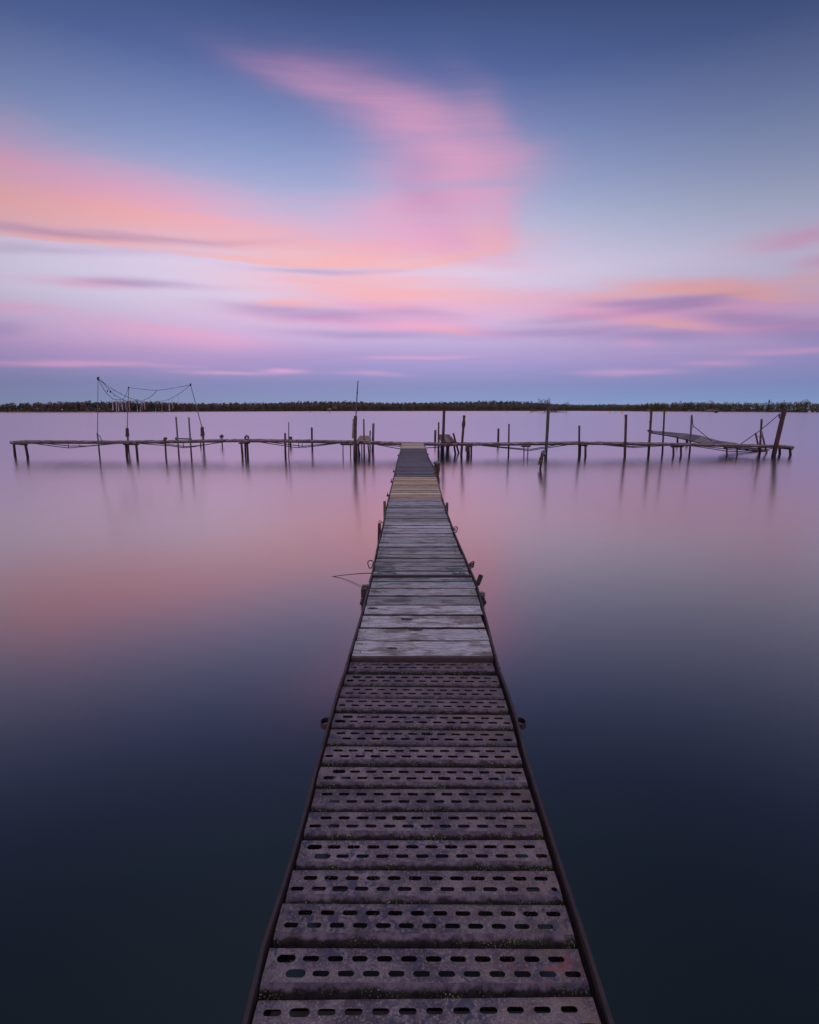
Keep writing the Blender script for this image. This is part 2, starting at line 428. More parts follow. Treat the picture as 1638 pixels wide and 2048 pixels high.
M_WOODC = wood('grey_board', (.70, .66, .70), (.22, .195, .205), (.16, .11, .10), .5)
M_WOODE = wood('old_dark_board', (.28, .265, .31), (.07, .062, .078), (.06, .045, .05), .6)
M_WOODD = wood('new_pale_board', (.86, .64, .44), (.66, .45, .29), (.42, .23, .11), .4)
M_WOODX = wood('far_deck_board', (.42, .36, .35), (.22, .17, .17), (.09, .06, .055), .5, axis='y')
M_WOODP = wood('post_timber', (.19, .14, .11), (.09, .065, .055), (.05, .035, .03), .5, axis='z')
M_PLATW = wood('platform_board', (.48, .37, .29), (.33, .24, .19), (.2, .13, .1), .4, axis='y')
M_PLATR = wood('red_platform_board', (.22, .085, .06), (.13, .05, .04), (.09, .045, .04), .5, axis='y')
M_GREENP = plain('green_paint', (.03, .13, .10), .6)
M_ROPE = plain('hemp_rope', (.10, .075, .06), .9, var=.5, scale=60)
M_WIRE = plain('dark_wire', (.035, .035, .042), .6)
M_TARP = plain('blue_tarp', (.16, .24, .30), .45, var=.7, scale=34)
M_NET = plain('old_netting', (.12, .08, .05), .9, var=.7, scale=40)
M_TAPE = plain('white_tape', (.42, .38, .46), .6)
M_WHITE = plain('white_paint', (.6, .6, .62), .5)
M_YEL = plain('yellow_float', (.85, .55, .08), .45)
M_ORG = plain('orange_float', (.8, .28, .16), .45)
M_RED = plain('red_float', (.6, .06, .08), .45)
M_GRN = plain('green_float', (.05, .22, .12), .45)

# ------------------------------------------------------------------ lake and far shore
m, t, p = mat('lake_water'); q = T(t)
p.inputs['Base Color'].default_value = (.006, .018, .019, 1)
p.inputs['IOR'].default_value = 3.3
p.inputs['Coat Weight'].default_value = 1.0; p.inputs['Coat IOR'].default_value = 1.5; p.inputs['Coat Roughness'].default_value = .17; p.inputs['Coat Tint'].default_value = (1, .90, .97, 1)
p.inputs['Specular Tint'].default_value = (.97, .80, .64, 1)
g = q.n('ShaderNodeNewGeometry')
mp = q.n('ShaderNodeMapping'); q.l(g.outputs['Position'], mp.inputs[0]); mp.inputs['Scale'].default_value = (.012, .05, 1)
wn1 = q.noise(mp.outputs[0], 1.0, 4, .6, .3)
q.l(q.mr(wn1, .3, .7, .15, .20), p.inputs['Roughness'])
b = MB(); b.add([(-4000, -60, 0), (4000, -60, 0), (4000, 5000, 0), (-4000, 5000, 0)], [(0, 1, 2, 3)])
tag(b.build('lake', m), kind='structure')

def interp(tab, x, k=1):
    if x <= tab[0][0]: return tab[0][k]
    for a, c in zip(tab, tab[1:]):
        if x <= c[0]:
            u = (x - a[0]) / (c[0] - a[0]); return a[k] + (c[k] - a[k]) * u
    return tab[-1][k]
# photo column: waterline row, crown row of the shore belt, skyline row of the wooded rise
SH = [(-700, 827.5, 808, 808), (-200, 825.4, 808, 808), (0, 824.5, 806.5, 807), (60, 824.5, 804, 806), (150, 824.1, 802.5, 806), (215, 824.1, 802, 806), (260, 823.8, 801, 806), (330, 823.4, 804.5, 805),
      (420, 823, 807.5, 805.5), (500, 822.8, 808, 805), (560, 822.5, 805.5, 804), (580, 822.4, 805.5, 803), (640, 822.2, 806, 801.8), (710, 822, 807, 802.2),
      (760, 821.9, 807, 804.6), (850, 821.8, 806.5, 804), (920, 821.8, 807.5, 802.5), (1000, 821.7, 808, 800.8), (1060, 821.7, 808, 802.8),
      (1120, 821.7, 810, 807), (1160, 821.7, 812, 808.2), (1200, 821.9, 812, 807.2), (1240, 822.1, 810.5, 808), (1270, 822.4, 808, 808),
      (1300, 822.6, 805, 808), (1340, 822.7, 804.3, 808), (1380, 822.8, 803.2, 808), (1420, 823.2, 804, 808), (1500, 823.6, 804.6, 808),
      (1560, 824, 803.6, 808), (1600, 824.3, 802.8, 808), (1638, 824.5, 804.5, 808), (1900, 826, 804, 808), (2400, 828, 804, 808)]
def shoreD(x):
    a = math.atan((interp(SH, x) - 1024) / F) + PITCH
    return H / math.tan(a)
def hillH(x):
    D = shoreD(x) + 260
    return PD(x, interp(SH, x, 3), D).z
# land: one terrain sheet climbing from the shoreline
b = MB(); xs = list(range(-700, 2401, 20)); prof = [(-2, -.4), (0, .15), (12, .9), (90, 2.0), (260, None), (420, None), (900, None)]
for x in xs:
    D = shoreD(x); hh = max(2.0, hillH(x) - 11)
    for dd, z in prof:
        pz = z if z is not None else (hh if dd == 260 else hh * .9 if dd == 420 else 1.0)
        pp = PD(x, 820, D + dd); b.v.append((pp.x, pp.y, pz))
k = len(prof)
for i in range(len(xs) - 1):
    for j in range(k - 1):
        a = i * k + j; b.f.append((a, a + k, a + k + 1, a + 1)); b.m.append(0)
M_LAND = plain('bank_earth', (.085, .055, .035), .95, var=.4, scale=.05)
tag(b.build('far_shore', M_LAND, smooth=True), kind='structure')

def leafmat(name, c1, c2):
    m, t, p = mat(name); q = T(t)
    g = q.n('ShaderNodeNewGeometry')
    n1 = q.noise(g.outputs['Position'], .22, 3, .6)
    q.l(q.mix(q.mr(n1, .3, .7), c1, c2), p.inputs['Base Color']); p.inputs['Roughness'].default_value = .9
    p.inputs['Specular IOR Level'].default_value = .1
    return m
LF = [leafmat('bare_twigs', (.14, .105, .095), (.21, .16, .14)), leafmat('brown_twigs', (.13, .10, .065), (.19, .145, .09)),
      leafmat('olive_leaf', (.09, .09, .045), (.14, .13, .065)), leafmat('conifer_needles', (.05, .075, .075), (.08, .11, .095)),
      leafmat('spring_leaf', (.19, .16, .055), (.27, .22, .08)), leafmat('bark', (.06, .045, .04), (.09, .07, .06))]
r2 = random.Random(11)
def crown(b, c, rx, rz, n, sz, mi, rg=r2, conic=False, var=.0):
    """many small leaf clumps spread through an uneven volume"""
    lob = [(rg.uniform(-.45, .45), rg.uniform(-.45, .45), rg.uniform(-.45, .5), rg.uniform(.45, .8)) for _ in range(4)]
    for _ in range(n):
        if conic:
            h = rg.random() ** .8; a = rg.uniform(0, 6.283); rr = rx * (1 - h * .85) * rg.uniform(.5, 1.05)
            pc = Vector((c[0] + math.cos(a) * rr, c[1] + math.sin(a) * rr, c[2] - rz + 2 * rz * h))
        else:
            l = rg.choice(lob); d = Vector((rg.gauss(0, 1), rg.gauss(0, 1), rg.gauss(0, 1))).normalized() * rg.uniform(.55, 1.0) * l[3]
            pc = Vector((c[0] + (l[0] + d.x) * rx, c[1] + (l[1] + d.y) * rx, c[2] + (l[2] + d.z) * rz))
        s = sz * rg.uniform(.5, 1.3)
        u = Vector((rg.gauss(0, 1), rg.gauss(0, 1), rg.gauss(0, 1))).normalized(); w = u.orthogonal().normalized()
        b.add([pc + u * s, pc + w * s * .8, pc - u * s * .9, pc - w * s], [(0, 1, 2, 3)], mi)

belt = MB(); con = MB()
x = -120.0
while x < 1760:
    D0 = shoreD(x); ws = D0 / F                   # metres per photo pixel there
    step = max(3.0, 3.6 / ws) 
    for row in range(3):
        D = D0 + 6 + row * 13 + r2.uniform(-4, 4)
        xx = x + r2.uniform(-.5, .5) * step
        top = interp(SH, xx, 2) + r2.uniform(-.9, 2.2) + 1.1 * noise.noise(Vector((xx * .045, 3, row * .3))) + (.5, -.3, .1)[row]
        pt = PD(xx, top, D); base = .8 + (D - D0) * .02
        hgt = max(4.0, pt.z - base)
        right = xx > 1255; left = xx < 330
        mi = r2.choices([0, 1, 2, 3], [5, 3, 2, 1] if not (right or left) else ([2, 4, 5, 0] if right else [3, 2, 3, 3]))[0]
        rx = hgt * r2.uniform(.22, .36)
        crown(belt, (pt.x, D, base + hgt * .50), rx * 1.25, hgt * .50, 120, hgt * .058, mi)
        if mi == 3 and not right: mi = 1
        crown(belt, (pt.x, D - 1, base + hgt * .16), rx * 1.2, hgt * .20, 14, hgt * .085, r2.choice((mi, 1, 0)))
        if row == 0:
            belt.tube([(pt.x, D, base - .6), (pt.x + r2.uniform(-.3, .3), D, base + hgt * .7)], [hgt * .012, hgt * .006], 4, 5, cap=False)
    x += step
x = 230.0
while x < 1330:
    D0 = shoreD(x); ws = D0 / F; step = 3.2 / ws * 1.0
    for row in range(4):
        D = D0 + 70 + row * 62 + r2.uniform(-20, 20); xx = x + r2.uniform(-.6, .6) * step
        u = (70 + row * 62) / 260
        topr = interp(SH, xx, 3)
        zt = PD(xx, topr, D0 + 260).z * min(1, .45 + .55 * u); 
        if row == 3: zt = PD(xx, topr + r2.uniform(-.5, 1.0), D).z
        px_ = PD(xx, topr, D); hg = r2.uniform(11, 14)
        crown(con, (px_.x, D, zt - hg * .48), hg * .42, hg * .5, 40, hg * .11, 3 if r2.random() < .8 else 2)
    x += step
tag(belt.build('forest', LF), 'wooded belt of bare and olive trees lining the whole far shore', 'woodland', kind='stuff')
tag(con.build('forest', LF), 'dark conifer forest on the low rise behind the far shore trees', 'woodland', kind='stuff')

def make_tree(name, label, cat, x, ytop, ybase, D, wpx, mi, n=160, group=None, conic=False, bare=False, lean=0):
    bs = PD(x, ybase, D); tp = PD(x + lean, ytop, D); bs.z = max(bs.z, .1)
    hg = tp.z - bs.z; rx = wpx * D / F / 2
    t_ = thing(name, label, cat, bs, group)
    tr = MB(); tr.tube([bs - Vector((0, 0, .5)), bs.lerp(tp, .5), bs.lerp(tp, .9)], [hg * .025, hg * .016, hg * .005], 6)
    rg = random.Random(int(x * 7))
    cz0 = .62 if bare else .55
    c = bs.lerp(tp, cz0); c.z = bs.z + hg * cz0
    for _ in range(14 if bare else 6):
        s = bs.lerp(tp, rg.uniform(.35, .8)); a = rg.uniform(0, 6.28)
        e = s + Vector((math.cos(a) * rx * rg.uniform(.5, .95), math.sin(a) * rx * .6, hg * rg.uniform(.1, .3)))
        if e.z > tp.z: e.z = tp.z - .2
        mid = s.lerp(e, .5) + Vector((0, 0, hg * .02))
        tr.tube([s, mid, e], [hg * .009, hg * .006, hg * .002], 4)
        if bare:
            for _ in range(5):
                e2 = e + Vector((rg.uniform(-.35, .35) * rx, rg.uniform(-.3, .3) * rx, rg.uniform(-.02, .10) * hg))
                tr.tube([mid.lerp(e, rg.random()), e2], [hg * .004, hg * .0018], 3)
    tr.build('trunk', LF[5], t_)
    cb = MB(); crown(cb, c, rx, hg * (.36 if bare else .46), n, hg * (.022 if bare else .06), 0, rg, conic)
    cb.build('crown', LF[mi], t_)
    return t_
# crowns one can tell apart along the shore
for (lab, x, yt, w, mi, cn) in [
    ('rounded olive tree above the shore, left of the houses among brown trees', 444, 809, 14, 2, False),
    ('yellow green tree at the foot of the wood, left of the steel pole pair', 524, 812, 11, 4, False),
    ('broad olive crown standing in the shore wood between two yellow trees', 553, 807, 16, 2, False),
    ('yellow green bush-like tree just right of the broad olive crown', 571, 812, 11, 4, False),
    ('wide green crown left of the pale yellow tree by the orange-roofed house', 628, 807, 20, 2, False),
    ('pale yellow tree directly left of the orange-roofed house', 641, 811, 9, 4, False),
    ('dark green crown behind the orange-roofed house', 653, 807, 14, 2, False),
    ('rusty brown tree in the bay just right of the wooded islet', 1170, 813, 12, 1, False),
    ('slim yellowish tree with a pale trunk right of the bay', 1250, 811, 9, 4, False),
    ('low wide yellow green tree near the tall leaning steel post', 1271, 810.5, 16, 4, False),
    ('tall brown crown behind the pair of tall posts at right', 1311, 805, 18, 1, False),
    ('dark conifer crown rising above the wood right of centre bay', 1385, 802.5, 13, 3, False),
    ('large bare grey brown tree overtopping the right-hand wood', 1422, 799, 18, 0, False),
    ('slim dark poplar spire sticking up from the right-hand wood', 1537.5, 799, 4, 3, True),
    ('rounded dark tree above the leaning red post', 1565, 802.6, 16, 3, False),
    ('loose olive crown at the right end of the far wood', 1612, 801.3, 24, 2, False)]:
    D = shoreD(x) + 4
    make_tree('tree', lab, 'tree', x, yt, interp(SH, x) - .8, D, w, mi, 150 if w > 6 else 70, 'trees that stand out along the far shore', cn)

# reed fringe, a low sandy strip along two stretches of shore
reed = MB(); r3 = random.Random(5)
for (xa, xb) in ((-60, 190), (1235, 1352), (590, 640)):
    x = xa
    while x < xb:
        D = shoreD(x) - 1.0 + r3.uniform(-.8, .5); pc = PD(x, 822, D); h_ = r3.uniform(.5, 1.1) * (1 if xa != 590 else .8)
        w_ = r3.uniform(.5, 1.0)
        reed.add([(pc.x - w_, D, -.1), (pc.x + w_, D + .4, -.1), (pc.x + w_ * .7, D + .2, h_), (pc.x - w_ * .6, D, h_ * .8)], [(0, 1, 2, 3)])
        x += .55
tag(reed.build('reeds', plain('dry_reed', (.30, .17, .085), .9, var=.3, scale=.3)), 'thin fringe of dry orange reeds at the foot of the far wood', 'reeds', kind='stuff')

# islet with bare trees
DI = H / math.tan(math.atan((824.6 - 1024) / F) + PITCH)
M_ISL = plain('islet_soil', (.07, .05, .035), .95, var=.4, scale=.4)
b = MB(); cI = PD(1113, 822, DI)
ring = []
for i in range(28):
    a = 6.2832 * i / 28; rr = 1 + .25 * noise.noise(Vector((math.cos(a), math.sin(a), 2)))
    ring.append((math.cos(a) * rr, math.sin(a) * rr))
sx = 24 * DI / F
for k_, (s_, z_) in enumerate(((1.06, -.4), (1.0, .12), (.8, .45), (.4, .7))):
    for (u, v_) in ring: b.v.append((cI.x + u * sx * s_, DI + 7 + v_ * 8 * s_, z_))
for k_ in range(3):
    for i in range(28):
        a = k_ * 28 + i; c = k_ * 28 + (i + 1) % 28; b.f.append((a, c, c + 28, a + 28)); b.m.append(0)
b.f.append(tuple(84 + i for i in range(28))); b.m.append(0)
tag(b.build('islet', M_ISL, smooth=True), kind='structure')
make_tree('bare_tree', 'leaning bare tree on the islet, left of the two tall ones', 'tree', 1090, 797.5, 823.6, DI + 3, 18, 0, 260, 'trees on the islet', bare=True, lean=-9)
make_tree('bare_tree', 'tallest bare tree on the islet, behind the tall green-topped post', 'tree', 1094, 796, 823.2, DI + 5, 15, 0, 260, 'trees on the islet', bare=True)
make_tree('bare_tree', 'small separate bushy tree at the right tip of the islet', 'tree', 1133, 802.5, 824.2, DI + 2, 15, 2, 260, 'trees on the islet', bare=True)
for (lab, x, yt, w, mi) in [('low brown willow bush hanging at the left tip of the islet', 1064, 816, 14, 1),
                            ('wide brown thicket in the middle of the islet', 1104, 808, 26, 0),
                            ('brown shrub right of the tall green-topped post on the islet', 1112, 812, 18, 1)]:
    bs = PD(x, 823.6, DI + 6); bs.z = .2; tp = PD(x, yt, DI + 6); rx = w * DI / F / 2
    t_ = thing('shrub', lab, 'shrub', bs, 'shrubs on the islet')
    st_ = MB()
    rg = random.Random(int(x))
    for _ in range(9):
        st_.tube([bs, bs + Vector((rg.uniform(-.8, .8) * rx, rg.uniform(-1, 1), (tp.z - bs.z) * rg.uniform(.5, .95)))], [.12, .03], 4)
    st_.build('stems', LF[5], t_)
    cb = MB(); crown(cb, (bs.x, bs.y, (bs.z + tp.z) / 2 + .3), rx, (tp.z - bs.z) * .55, 230, .32, 0, rg); cb.build('foliage', LF[mi], t_)
for (lab, pts) in [('pale fallen trunk trailing in the water left of the islet', [(1062, 822.3), (1070, 823.2), (1080, 824.6), (1090, 824.2)]),
                   ('second pale fallen branch on the shore of the islet', [(1068, 824.4), (1076, 822.8), (1084, 822.2)])]:
    b = MB(); b.tube([PD(x, y, DI - 1) for x, y in pts], [.10, .16, .16, .06][:len(pts)], 6)
    tag(b.build('fallen_branch', plain('bleached_wood', (.36, .32, .33), .8)), lab, 'branch', 'fallen branches at the islet')

# far houses, boats and floats
def gable(lab, x, yb, w, h, D, wallc, roofc):
    c = PD(x, yb, D); s = D / F; w_, h_ = w * s, h * s
    t_ = thing('house', lab, 'house', c, 'houses among the shore trees')
    b = MB(); b.box(c + Vector((0, 2, h_ * .25)), (w_, 5, h_ * .5)); b.build('wall', plain('house_wall', wallc, .8), t_)
    b = MB(); z0 = c.z + h_ * .5
    x0, x1, y0, y1 = c.x - w_ * .55, c.x + w_ * .55, c.y - .8, c.y + 4.8
    ym = (y0 + y1) / 2; z1 = c.z + h_
    b.add([(x0, y0, z0), (x1, y0, z0), (x1, y1, z0), (x0, y1, z0), (x0, ym, z1), (x1, ym, z1)], [(0, 1, 5, 4), (2, 3, 4, 5), (0, 4, 3), (1, 2, 5), (0, 3, 2, 1)])
    b.build('roof', plain('house_roof', roofc, .8), t_)
    for k in range(3):
        b = MB(); b.box((c.x + (k - 1) * w_ * .3, c.y - .53, c.z + h_ * .26), (w_ * .1, .06, h_ * .2))
        b.build('window', M_DARK, t_)
gable('low house with orange front at the water edge, left of the tall mast', 657, 820.5, 9, 4.2, shoreD(657) - 0, (.65, .34, .20), (.28, .22, .2))
gable('pale house with red roof among trees just right of the orange house', 669, 817.5, 8, 5, shoreD(669) + 1, (.45, .42, .40), (.22, .07, .05))
gable('long pale shed half hidden at the foot of the right-hand wood', 1437, 821.5, 42, 3, shoreD(1437) + 1, (.42, .36, .30), (.12, .10, .09))
gable('small low shed on the right shore left of the rope post', 1384, 821.5, 11, 3, shoreD(1384) + 1, (.34, .28, .24), (.12, .10, .09))
gable('tiny pale hut below the wood between the two tall right posts', 1299, 820.5, 5, 2.6, shoreD(1299) + 1, (.40, .40, .45), (.15, .13, .13))

def boat(lab, x, y, w, h, c, cab):
    pc = PZ(x, y, 0); s = pc.y / F; w_, h_ = w * s, h * s
    t_ = thing('boat', lab, 'boat', pc)
    b = MB()
    prof_ = [(-.5, .25), (-.3, .5), (.1, .55), (.35, .35), (.5, .02)]
    for z, k_ in ((-.05, .75), (h_ * .5, 1.0)):
        for (u, v_) in prof_: b.v.append((pc.x + u * w_ * k_, pc.y - v_ * w_ * .3 * k_, z))
        for (u, v_) in prof_[::-1]: b.v.append((pc.x + u * w_ * k_, pc.y + v_ * w_ * .3 * k_, z))
    for i in range(10): b.f.append((i, (i + 1) % 10, (i + 1) % 10 + 10, i + 10)); b.m.append(0)
    b.f.append(tuple(range(10, 20))); b.m.append(0)
    b.build('hull', c, t_)
    b = MB(); b.box((pc.x - w_ * .05, pc.y, h_ * .72), (w_ * .36, w_ * .2, h_ * .5)); b.box((pc.x - w_ * .05, pc.y, h_ * .99), (w_ * .42, w_ * .24, h_ * .06)); b.build('cabin', cab, t_)
boat('small dark boat with a raised centre adrift off the right-hand shore', 1432, 825.6, 8, 4, M_DARK, M_BRACE)
boat('white motor boat moored at the far right shore', 1619, 825.2, 9, 3.4, M_WHITE, M_WHITE)
boat('small white boat moored just right of the white motor boat', 1630, 825.2, 4, 2.4, M_WHITE, M_WHITE)
for (lab, x, y, mt, s_, sp) in [
    ('yellow float left of centre channel, above the red collared post', 930.5, 826.2, M_YEL, 2.6, 0),
    ('small orange float between the collared post and the islet', 1013.7, 825.8, M_ORG, 2.0, 0),
    ('yellow float just left of the islet', 1060, 826.7, M_YEL, 3.0, 0),
    ('yellow float right of the islet, left of the green marker', 1220, 826.2, M_YEL, 2.8, 0),
    ('yellow float with a red topmark above the rope-looped post', 1244.5, 826.8, M_YEL, 3.2, 1),
    ('yellow float right beside the tall slim post', 1333, 826.8, M_YEL, 3.0, 0),
    ('tiny red float off the orange-fronted house', 621, 824.6, M_RED, 2.0, 0),
    ('tiny dark green float right of the tiny red one', 659.5, 825.2, M_GRN, 2.2, 0),
    ('slim green channel marker between two yellow floats', 1231.5, 825.4, M_GRN, 1.6, 2)]:
    pc = PZ(x, y, 0); s = pc.y / F * s_
    t_ = thing('buoy', lab, 'buoy', pc, 'floats on the far water')
    zs = [-.3, 0, .15, .45, .75, .95]; rs = [.3, .5, .55, .5, .3, .08]
    b = MB(); b.tube([pc + Vector((0, 0, z * s)) for z in zs], [r * s for r in rs], 12); b.build('float', mt, t_, smooth=True)
    b = MB()
    if sp: b.tube([pc + Vector((0, 0, .9 * s)), pc + Vector((0, 0, (2.0 if sp == 1 else 2.2) * s))], [.12 * s, .1 * s], 6); b.box(pc + Vector((0, 0, 2.05 * s)), (.4 * s, .4 * s, .4 * s))
    else: b.tube([pc + Vector((0, 0, .93 * s)), pc + Vector((0, 0, 1.05 * s))], .07 * s, 6)
    b.build('topmark', M_RED if sp == 1 else M_GRN if sp == 2 else mt, t_)

# ------------------------------------------------------------------ near walkway
HP = [(886, 1.53), (909, 1.56), (956, 1.585), (996, 1.62), (1152, 1.665), (1316, 1.70), (1320, 1.715), (2048, 1.70)]
def hdeck(y): return interp(HP, y)
def ddist(y): return PZ(819, y, H - hdeck(y)).y
LP = [(489.8, 2048), (526, 1893), (577.7, 1736.8), (616.8, 1600), (631, 1540), (676, 1380), (692.7, 1334), (701.5, 1300), (723.5, 1226.8), (740, 1163), (743, 1151), (745.5, 1139), (754.3, 1095),
      (766.4, 1046.6), (770.5, 1022.6), (777.9, 992), (785.8, 960.4), (795, 918.8), (800.4, 901.7), (802.3, 888.3)]
RP = [(1224, 2048), (1172.6, 1885.7), (1123.7, 1736.8), (1079.8, 1600), (1054, 1520), (1034, 1440), (1014.7, 1380), (997, 1334), (988, 1300), (969.7, 1226.8), (952, 1163), (947.7, 1154), (941, 1139), (923.5, 1099),
      (911, 1070), (896, 1028.7), (885.3, 997), (874.3, 956.7), (869.4, 936), (859, 918), (854.8, 907.9), (848.7, 888.3)]
def polyl(P):
    out = []
    for x, y in P:
        p_ = PZ(x, y, H - hdeck(y) + .02); out.append((p_.y, p_.x, p_.z))
    out.sort()
    d = (out[3][1] - out[0][1]) / (out[3][0] - out[0][0])
    out.insert(0, (.2, out[0][1] - d * (out[0][0] - .2), out[0][2]))
    return out
PL, PR = polyl(LP), polyl(RP)
HD = sorted([(ddist(y), H - hdeck(y)) for y in (887, 909, 933, 956, 996, 1050, 1100, 1152, 1200, 1260, 1316, 1325, 1500, 1800, 2048)])
def XL(Y): return interp(PL, Y)
def XR(Y): return interp(PR, Y)
def ZD(Y): return interp(HD, Y)
Y_AB, Y_BC, Y_CD, Y_DE, Y_EF = ddist(1318.5), ddist(1152.5), ddist(997), ddist(956), ddist(897)
Y_END = 26.05
def rails(t_, ya, yb, h=.11, th=.013, n=10):
    for side, Xf in ((-1, XL), (1, XR)):
        b = MB(); ring = []
        for i in range(n + 1):
            Y = ya + (yb - ya) * i / n; x = Xf(Y); z = ZD(Y) + .022 + .002 * noise.noise(Vector((Y * 3, side, 0)))
            xi, xo = x - side * th / 2 + .0015 * noise.noise(Vector((Y * 5, side, 3))), x + side * th / 2
            # channel: web, top lip and bottom flange turned inward
            ring.append([(xo, Y, z), (xi, Y, z + .001), (xi, Y, z - h), (xi - side * .04, Y, z - h), (xi - side * .04, Y, z - h - .008), (xo, Y, z - h - .008)])
        for i in range(n):
            for k in range(6):
                a, c = ring[i], ring[i + 1]; j = (k + 1) % 6
                b.add([a[k], a[j], c[j], c[k]], [(0, 1, 2, 3) if side < 0 else (3, 2, 1, 0)])
        b.add(ring[0], [(5, 4, 3, 2, 1, 0)]); b.add(ring[-1], [(0, 1, 2, 3, 4, 5)])
        b.build('side_rail', M_RAIL, t_, bevel=.002)
def crossbeams(t_, ya, yb, k):
    for i in range(k):
        Y = ya + (yb - ya) * (i + .5) / k; b = MB()
        b.box(((XL(Y) + XR(Y)) / 2, Y, ZD(Y) - .085), (XR(Y) - XL(Y) - .1, .05, .045)); b.build('cross_beam', M_BRACE, t_)

def slot_mesh(w, seed, skew, n_slots=12.3):
    rg = random.Random(seed)
    cu = bpy.data.curves.new('c', 'CURVE'); cu.dimensions = '2D'; cu.fill_mode = 'BOTH'; cu.extrude = .0006; cu.bevel_depth = .0005; cu.bevel_resolution = 1
    def spl(pts):
        s_ = cu.splines.new('POLY'); s_.points.add(len(pts) - 1)
        for p_, c in zip(s_.points, pts): p_.co = (c[0], c[1], 0, 1)
        s_.use_cyclic_u = True
    L_ = -w / 2; DEEP = .108
    # plate edge, slightly uneven
    top = [(L_ + w * i / 24, -.001 + .0012 * noise.noise(Vector((i * .7, seed, 0)))) for i in range(25)]
    spl(top + [(w / 2 + .002 * rg.uniform(-1, 1), -.05), (w / 2, -DEEP), (L_, -DEEP), (L_ - .002 * rg.uniform(-1, 1), -.05)])
    pitch = .0775; ph = rg.uniform(.3, .9) * pitch
    for row, yc in enumerate((-.034, -.081)):
        x = L_ + .012 + (ph + row * pitch / 2) % pitch
        first = True
        while x + .02 < w / 2 - .006:
            big = 1.0
            if first and seed % 3 == 0: big = 1.35
            if rg.random() < .02: big = 1.3
            hl = .0258 * (1 + rg.uniform(-.04, .04)) * (1 + (big - 1) * .6); r = .0102 * big
            xc = x + .014
            if xc + hl > w / 2 - .008: hl = w / 2 - .008 - xc
            if xc - hl < L_ + .008: hl = xc - L_ - .008
            if hl > r * 1.05:
                pts = []
                for k in range(7):
                    a = -math.pi / 2 + math.pi * k / 6; pts.append((xc + hl - r + math.cos(a) * r, yc + math.sin(a) * r))
                for k in range(7):
                    a = math.pi / 2 + math.pi * k / 6; pts.append((xc - hl + r + math.cos(a) * r, yc + math.sin(a) * r))
                spl([(a_ + rg.uniform(-.0004, .0004), b_ + rg.uniform(-.0004, .0004)) for a_, b_ in pts][::-1])
            x += pitch; first = False
    o = bpy.data.objects.new('tmp', cu); COL.objects.link(o)
    bpy.context.view_layer.update()
    me = bpy.data.meshes.new_from_object(o)
    bpy.data.objects.remove(o)
    bm = bmesh.new(); bm.from_mesh(me); bpy.data.meshes.remove(me)
    for f in bm.faces: f.material_index = 0
    # rolled near edge and turned-down far edge
    prof = [(-DEEP + .002, .0012)]
    for k in range(1, 8):
        a = math.pi / 2 * k / 7; prof.append((-DEEP + .002 - math.sin(a) * .036, .0012 - (1 - math.cos(a)) * .046))
    prof += [(-DEEP - .034, -.070), (-DEEP - .031, -.070)]
    def sweep(pr, mi):
        nx = 30; vs = []
        for i in range(nx + 1):
            x = L_ + w * i / nx; row = []
            for (yy, zz) in pr:
                k = noise.noise(Vector((x * 9, yy * 40, seed))) * .0012
                row.append(bm.verts.new((x, yy + k, zz + k * .5)))
            vs.append(row)
        for i in range(nx):
            for j in range(len(pr) - 1):
                f = bm.faces.new((vs[i][j], vs[i][j + 1], vs[i + 1][j + 1], vs[i + 1][j])); f.smooth = True
                f.material_index = mi
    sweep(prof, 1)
    sweep([(-.0005, -.009), (-.0005, -.0002), (-.004, .0016)], 0)
    me = bpy.data.meshes.new('steel_plank'); bm.to_mesh(me); bm.free()
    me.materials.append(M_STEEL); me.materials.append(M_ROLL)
    return me

secA = thing('walkway_section', 'near walkway section of rusty purple steel planks pierced with two rows of slots', 'walkway section', (.02, 2.3, ZD(2.3)), 'sections of the long walkway')
edges_y = [1325, 1351, 1374, 1399, 1429, 1460, 1495, 1535, 1578, 1626, 1680, 1742, 1810, 1896, 1999]
skews = [.3, .9, 1.1, 1.2, 1.2, .9, .5, .5, .2, .0, .0, .1, .5, .05, -.5]
ed = [ddist(y) for y in edges_y] + [1.17, 1.015, .86, .705]
skews += [-.2, .1, 0, 0]
for i, Yf in enumerate(ed):
    Yc = Yf - .06; xl, xr = XL(Yc) + .016, XR(Yc) - .026
    wdt = xr - xl; me = slot_mesh(wdt, i * 5 + 1, 0)
    o = bpy.data.objects.new('steel_plank', me); COL.objects.link(o); o.parent = secA
    o.location = Vector(((xl + xr) / 2, Yf, ZD(Yf) + .003 * math.sin(i * 2.3))) - secA.location
    o.rotation_euler = (R(-.5 + .6 * math.sin(i * 1.7)), R(.25 * math.sin(i * 3.1)), R(-skews[i]))
rails(secA, .6, Y_AB, h=.19, n=24); crossbeams(secA, .6, Y_AB, 6)
b = MB(); xm = (XL(Y_AB) + XR(Y_AB)) / 2; w_ = XR(Y_AB) - XL(Y_AB)
b.box((xm, Y_AB - .012, ZD(3.45) + .005), (w_ - .03, .03, .05)); b.build('end_angle', M_RAIL, secA, bevel=.003)

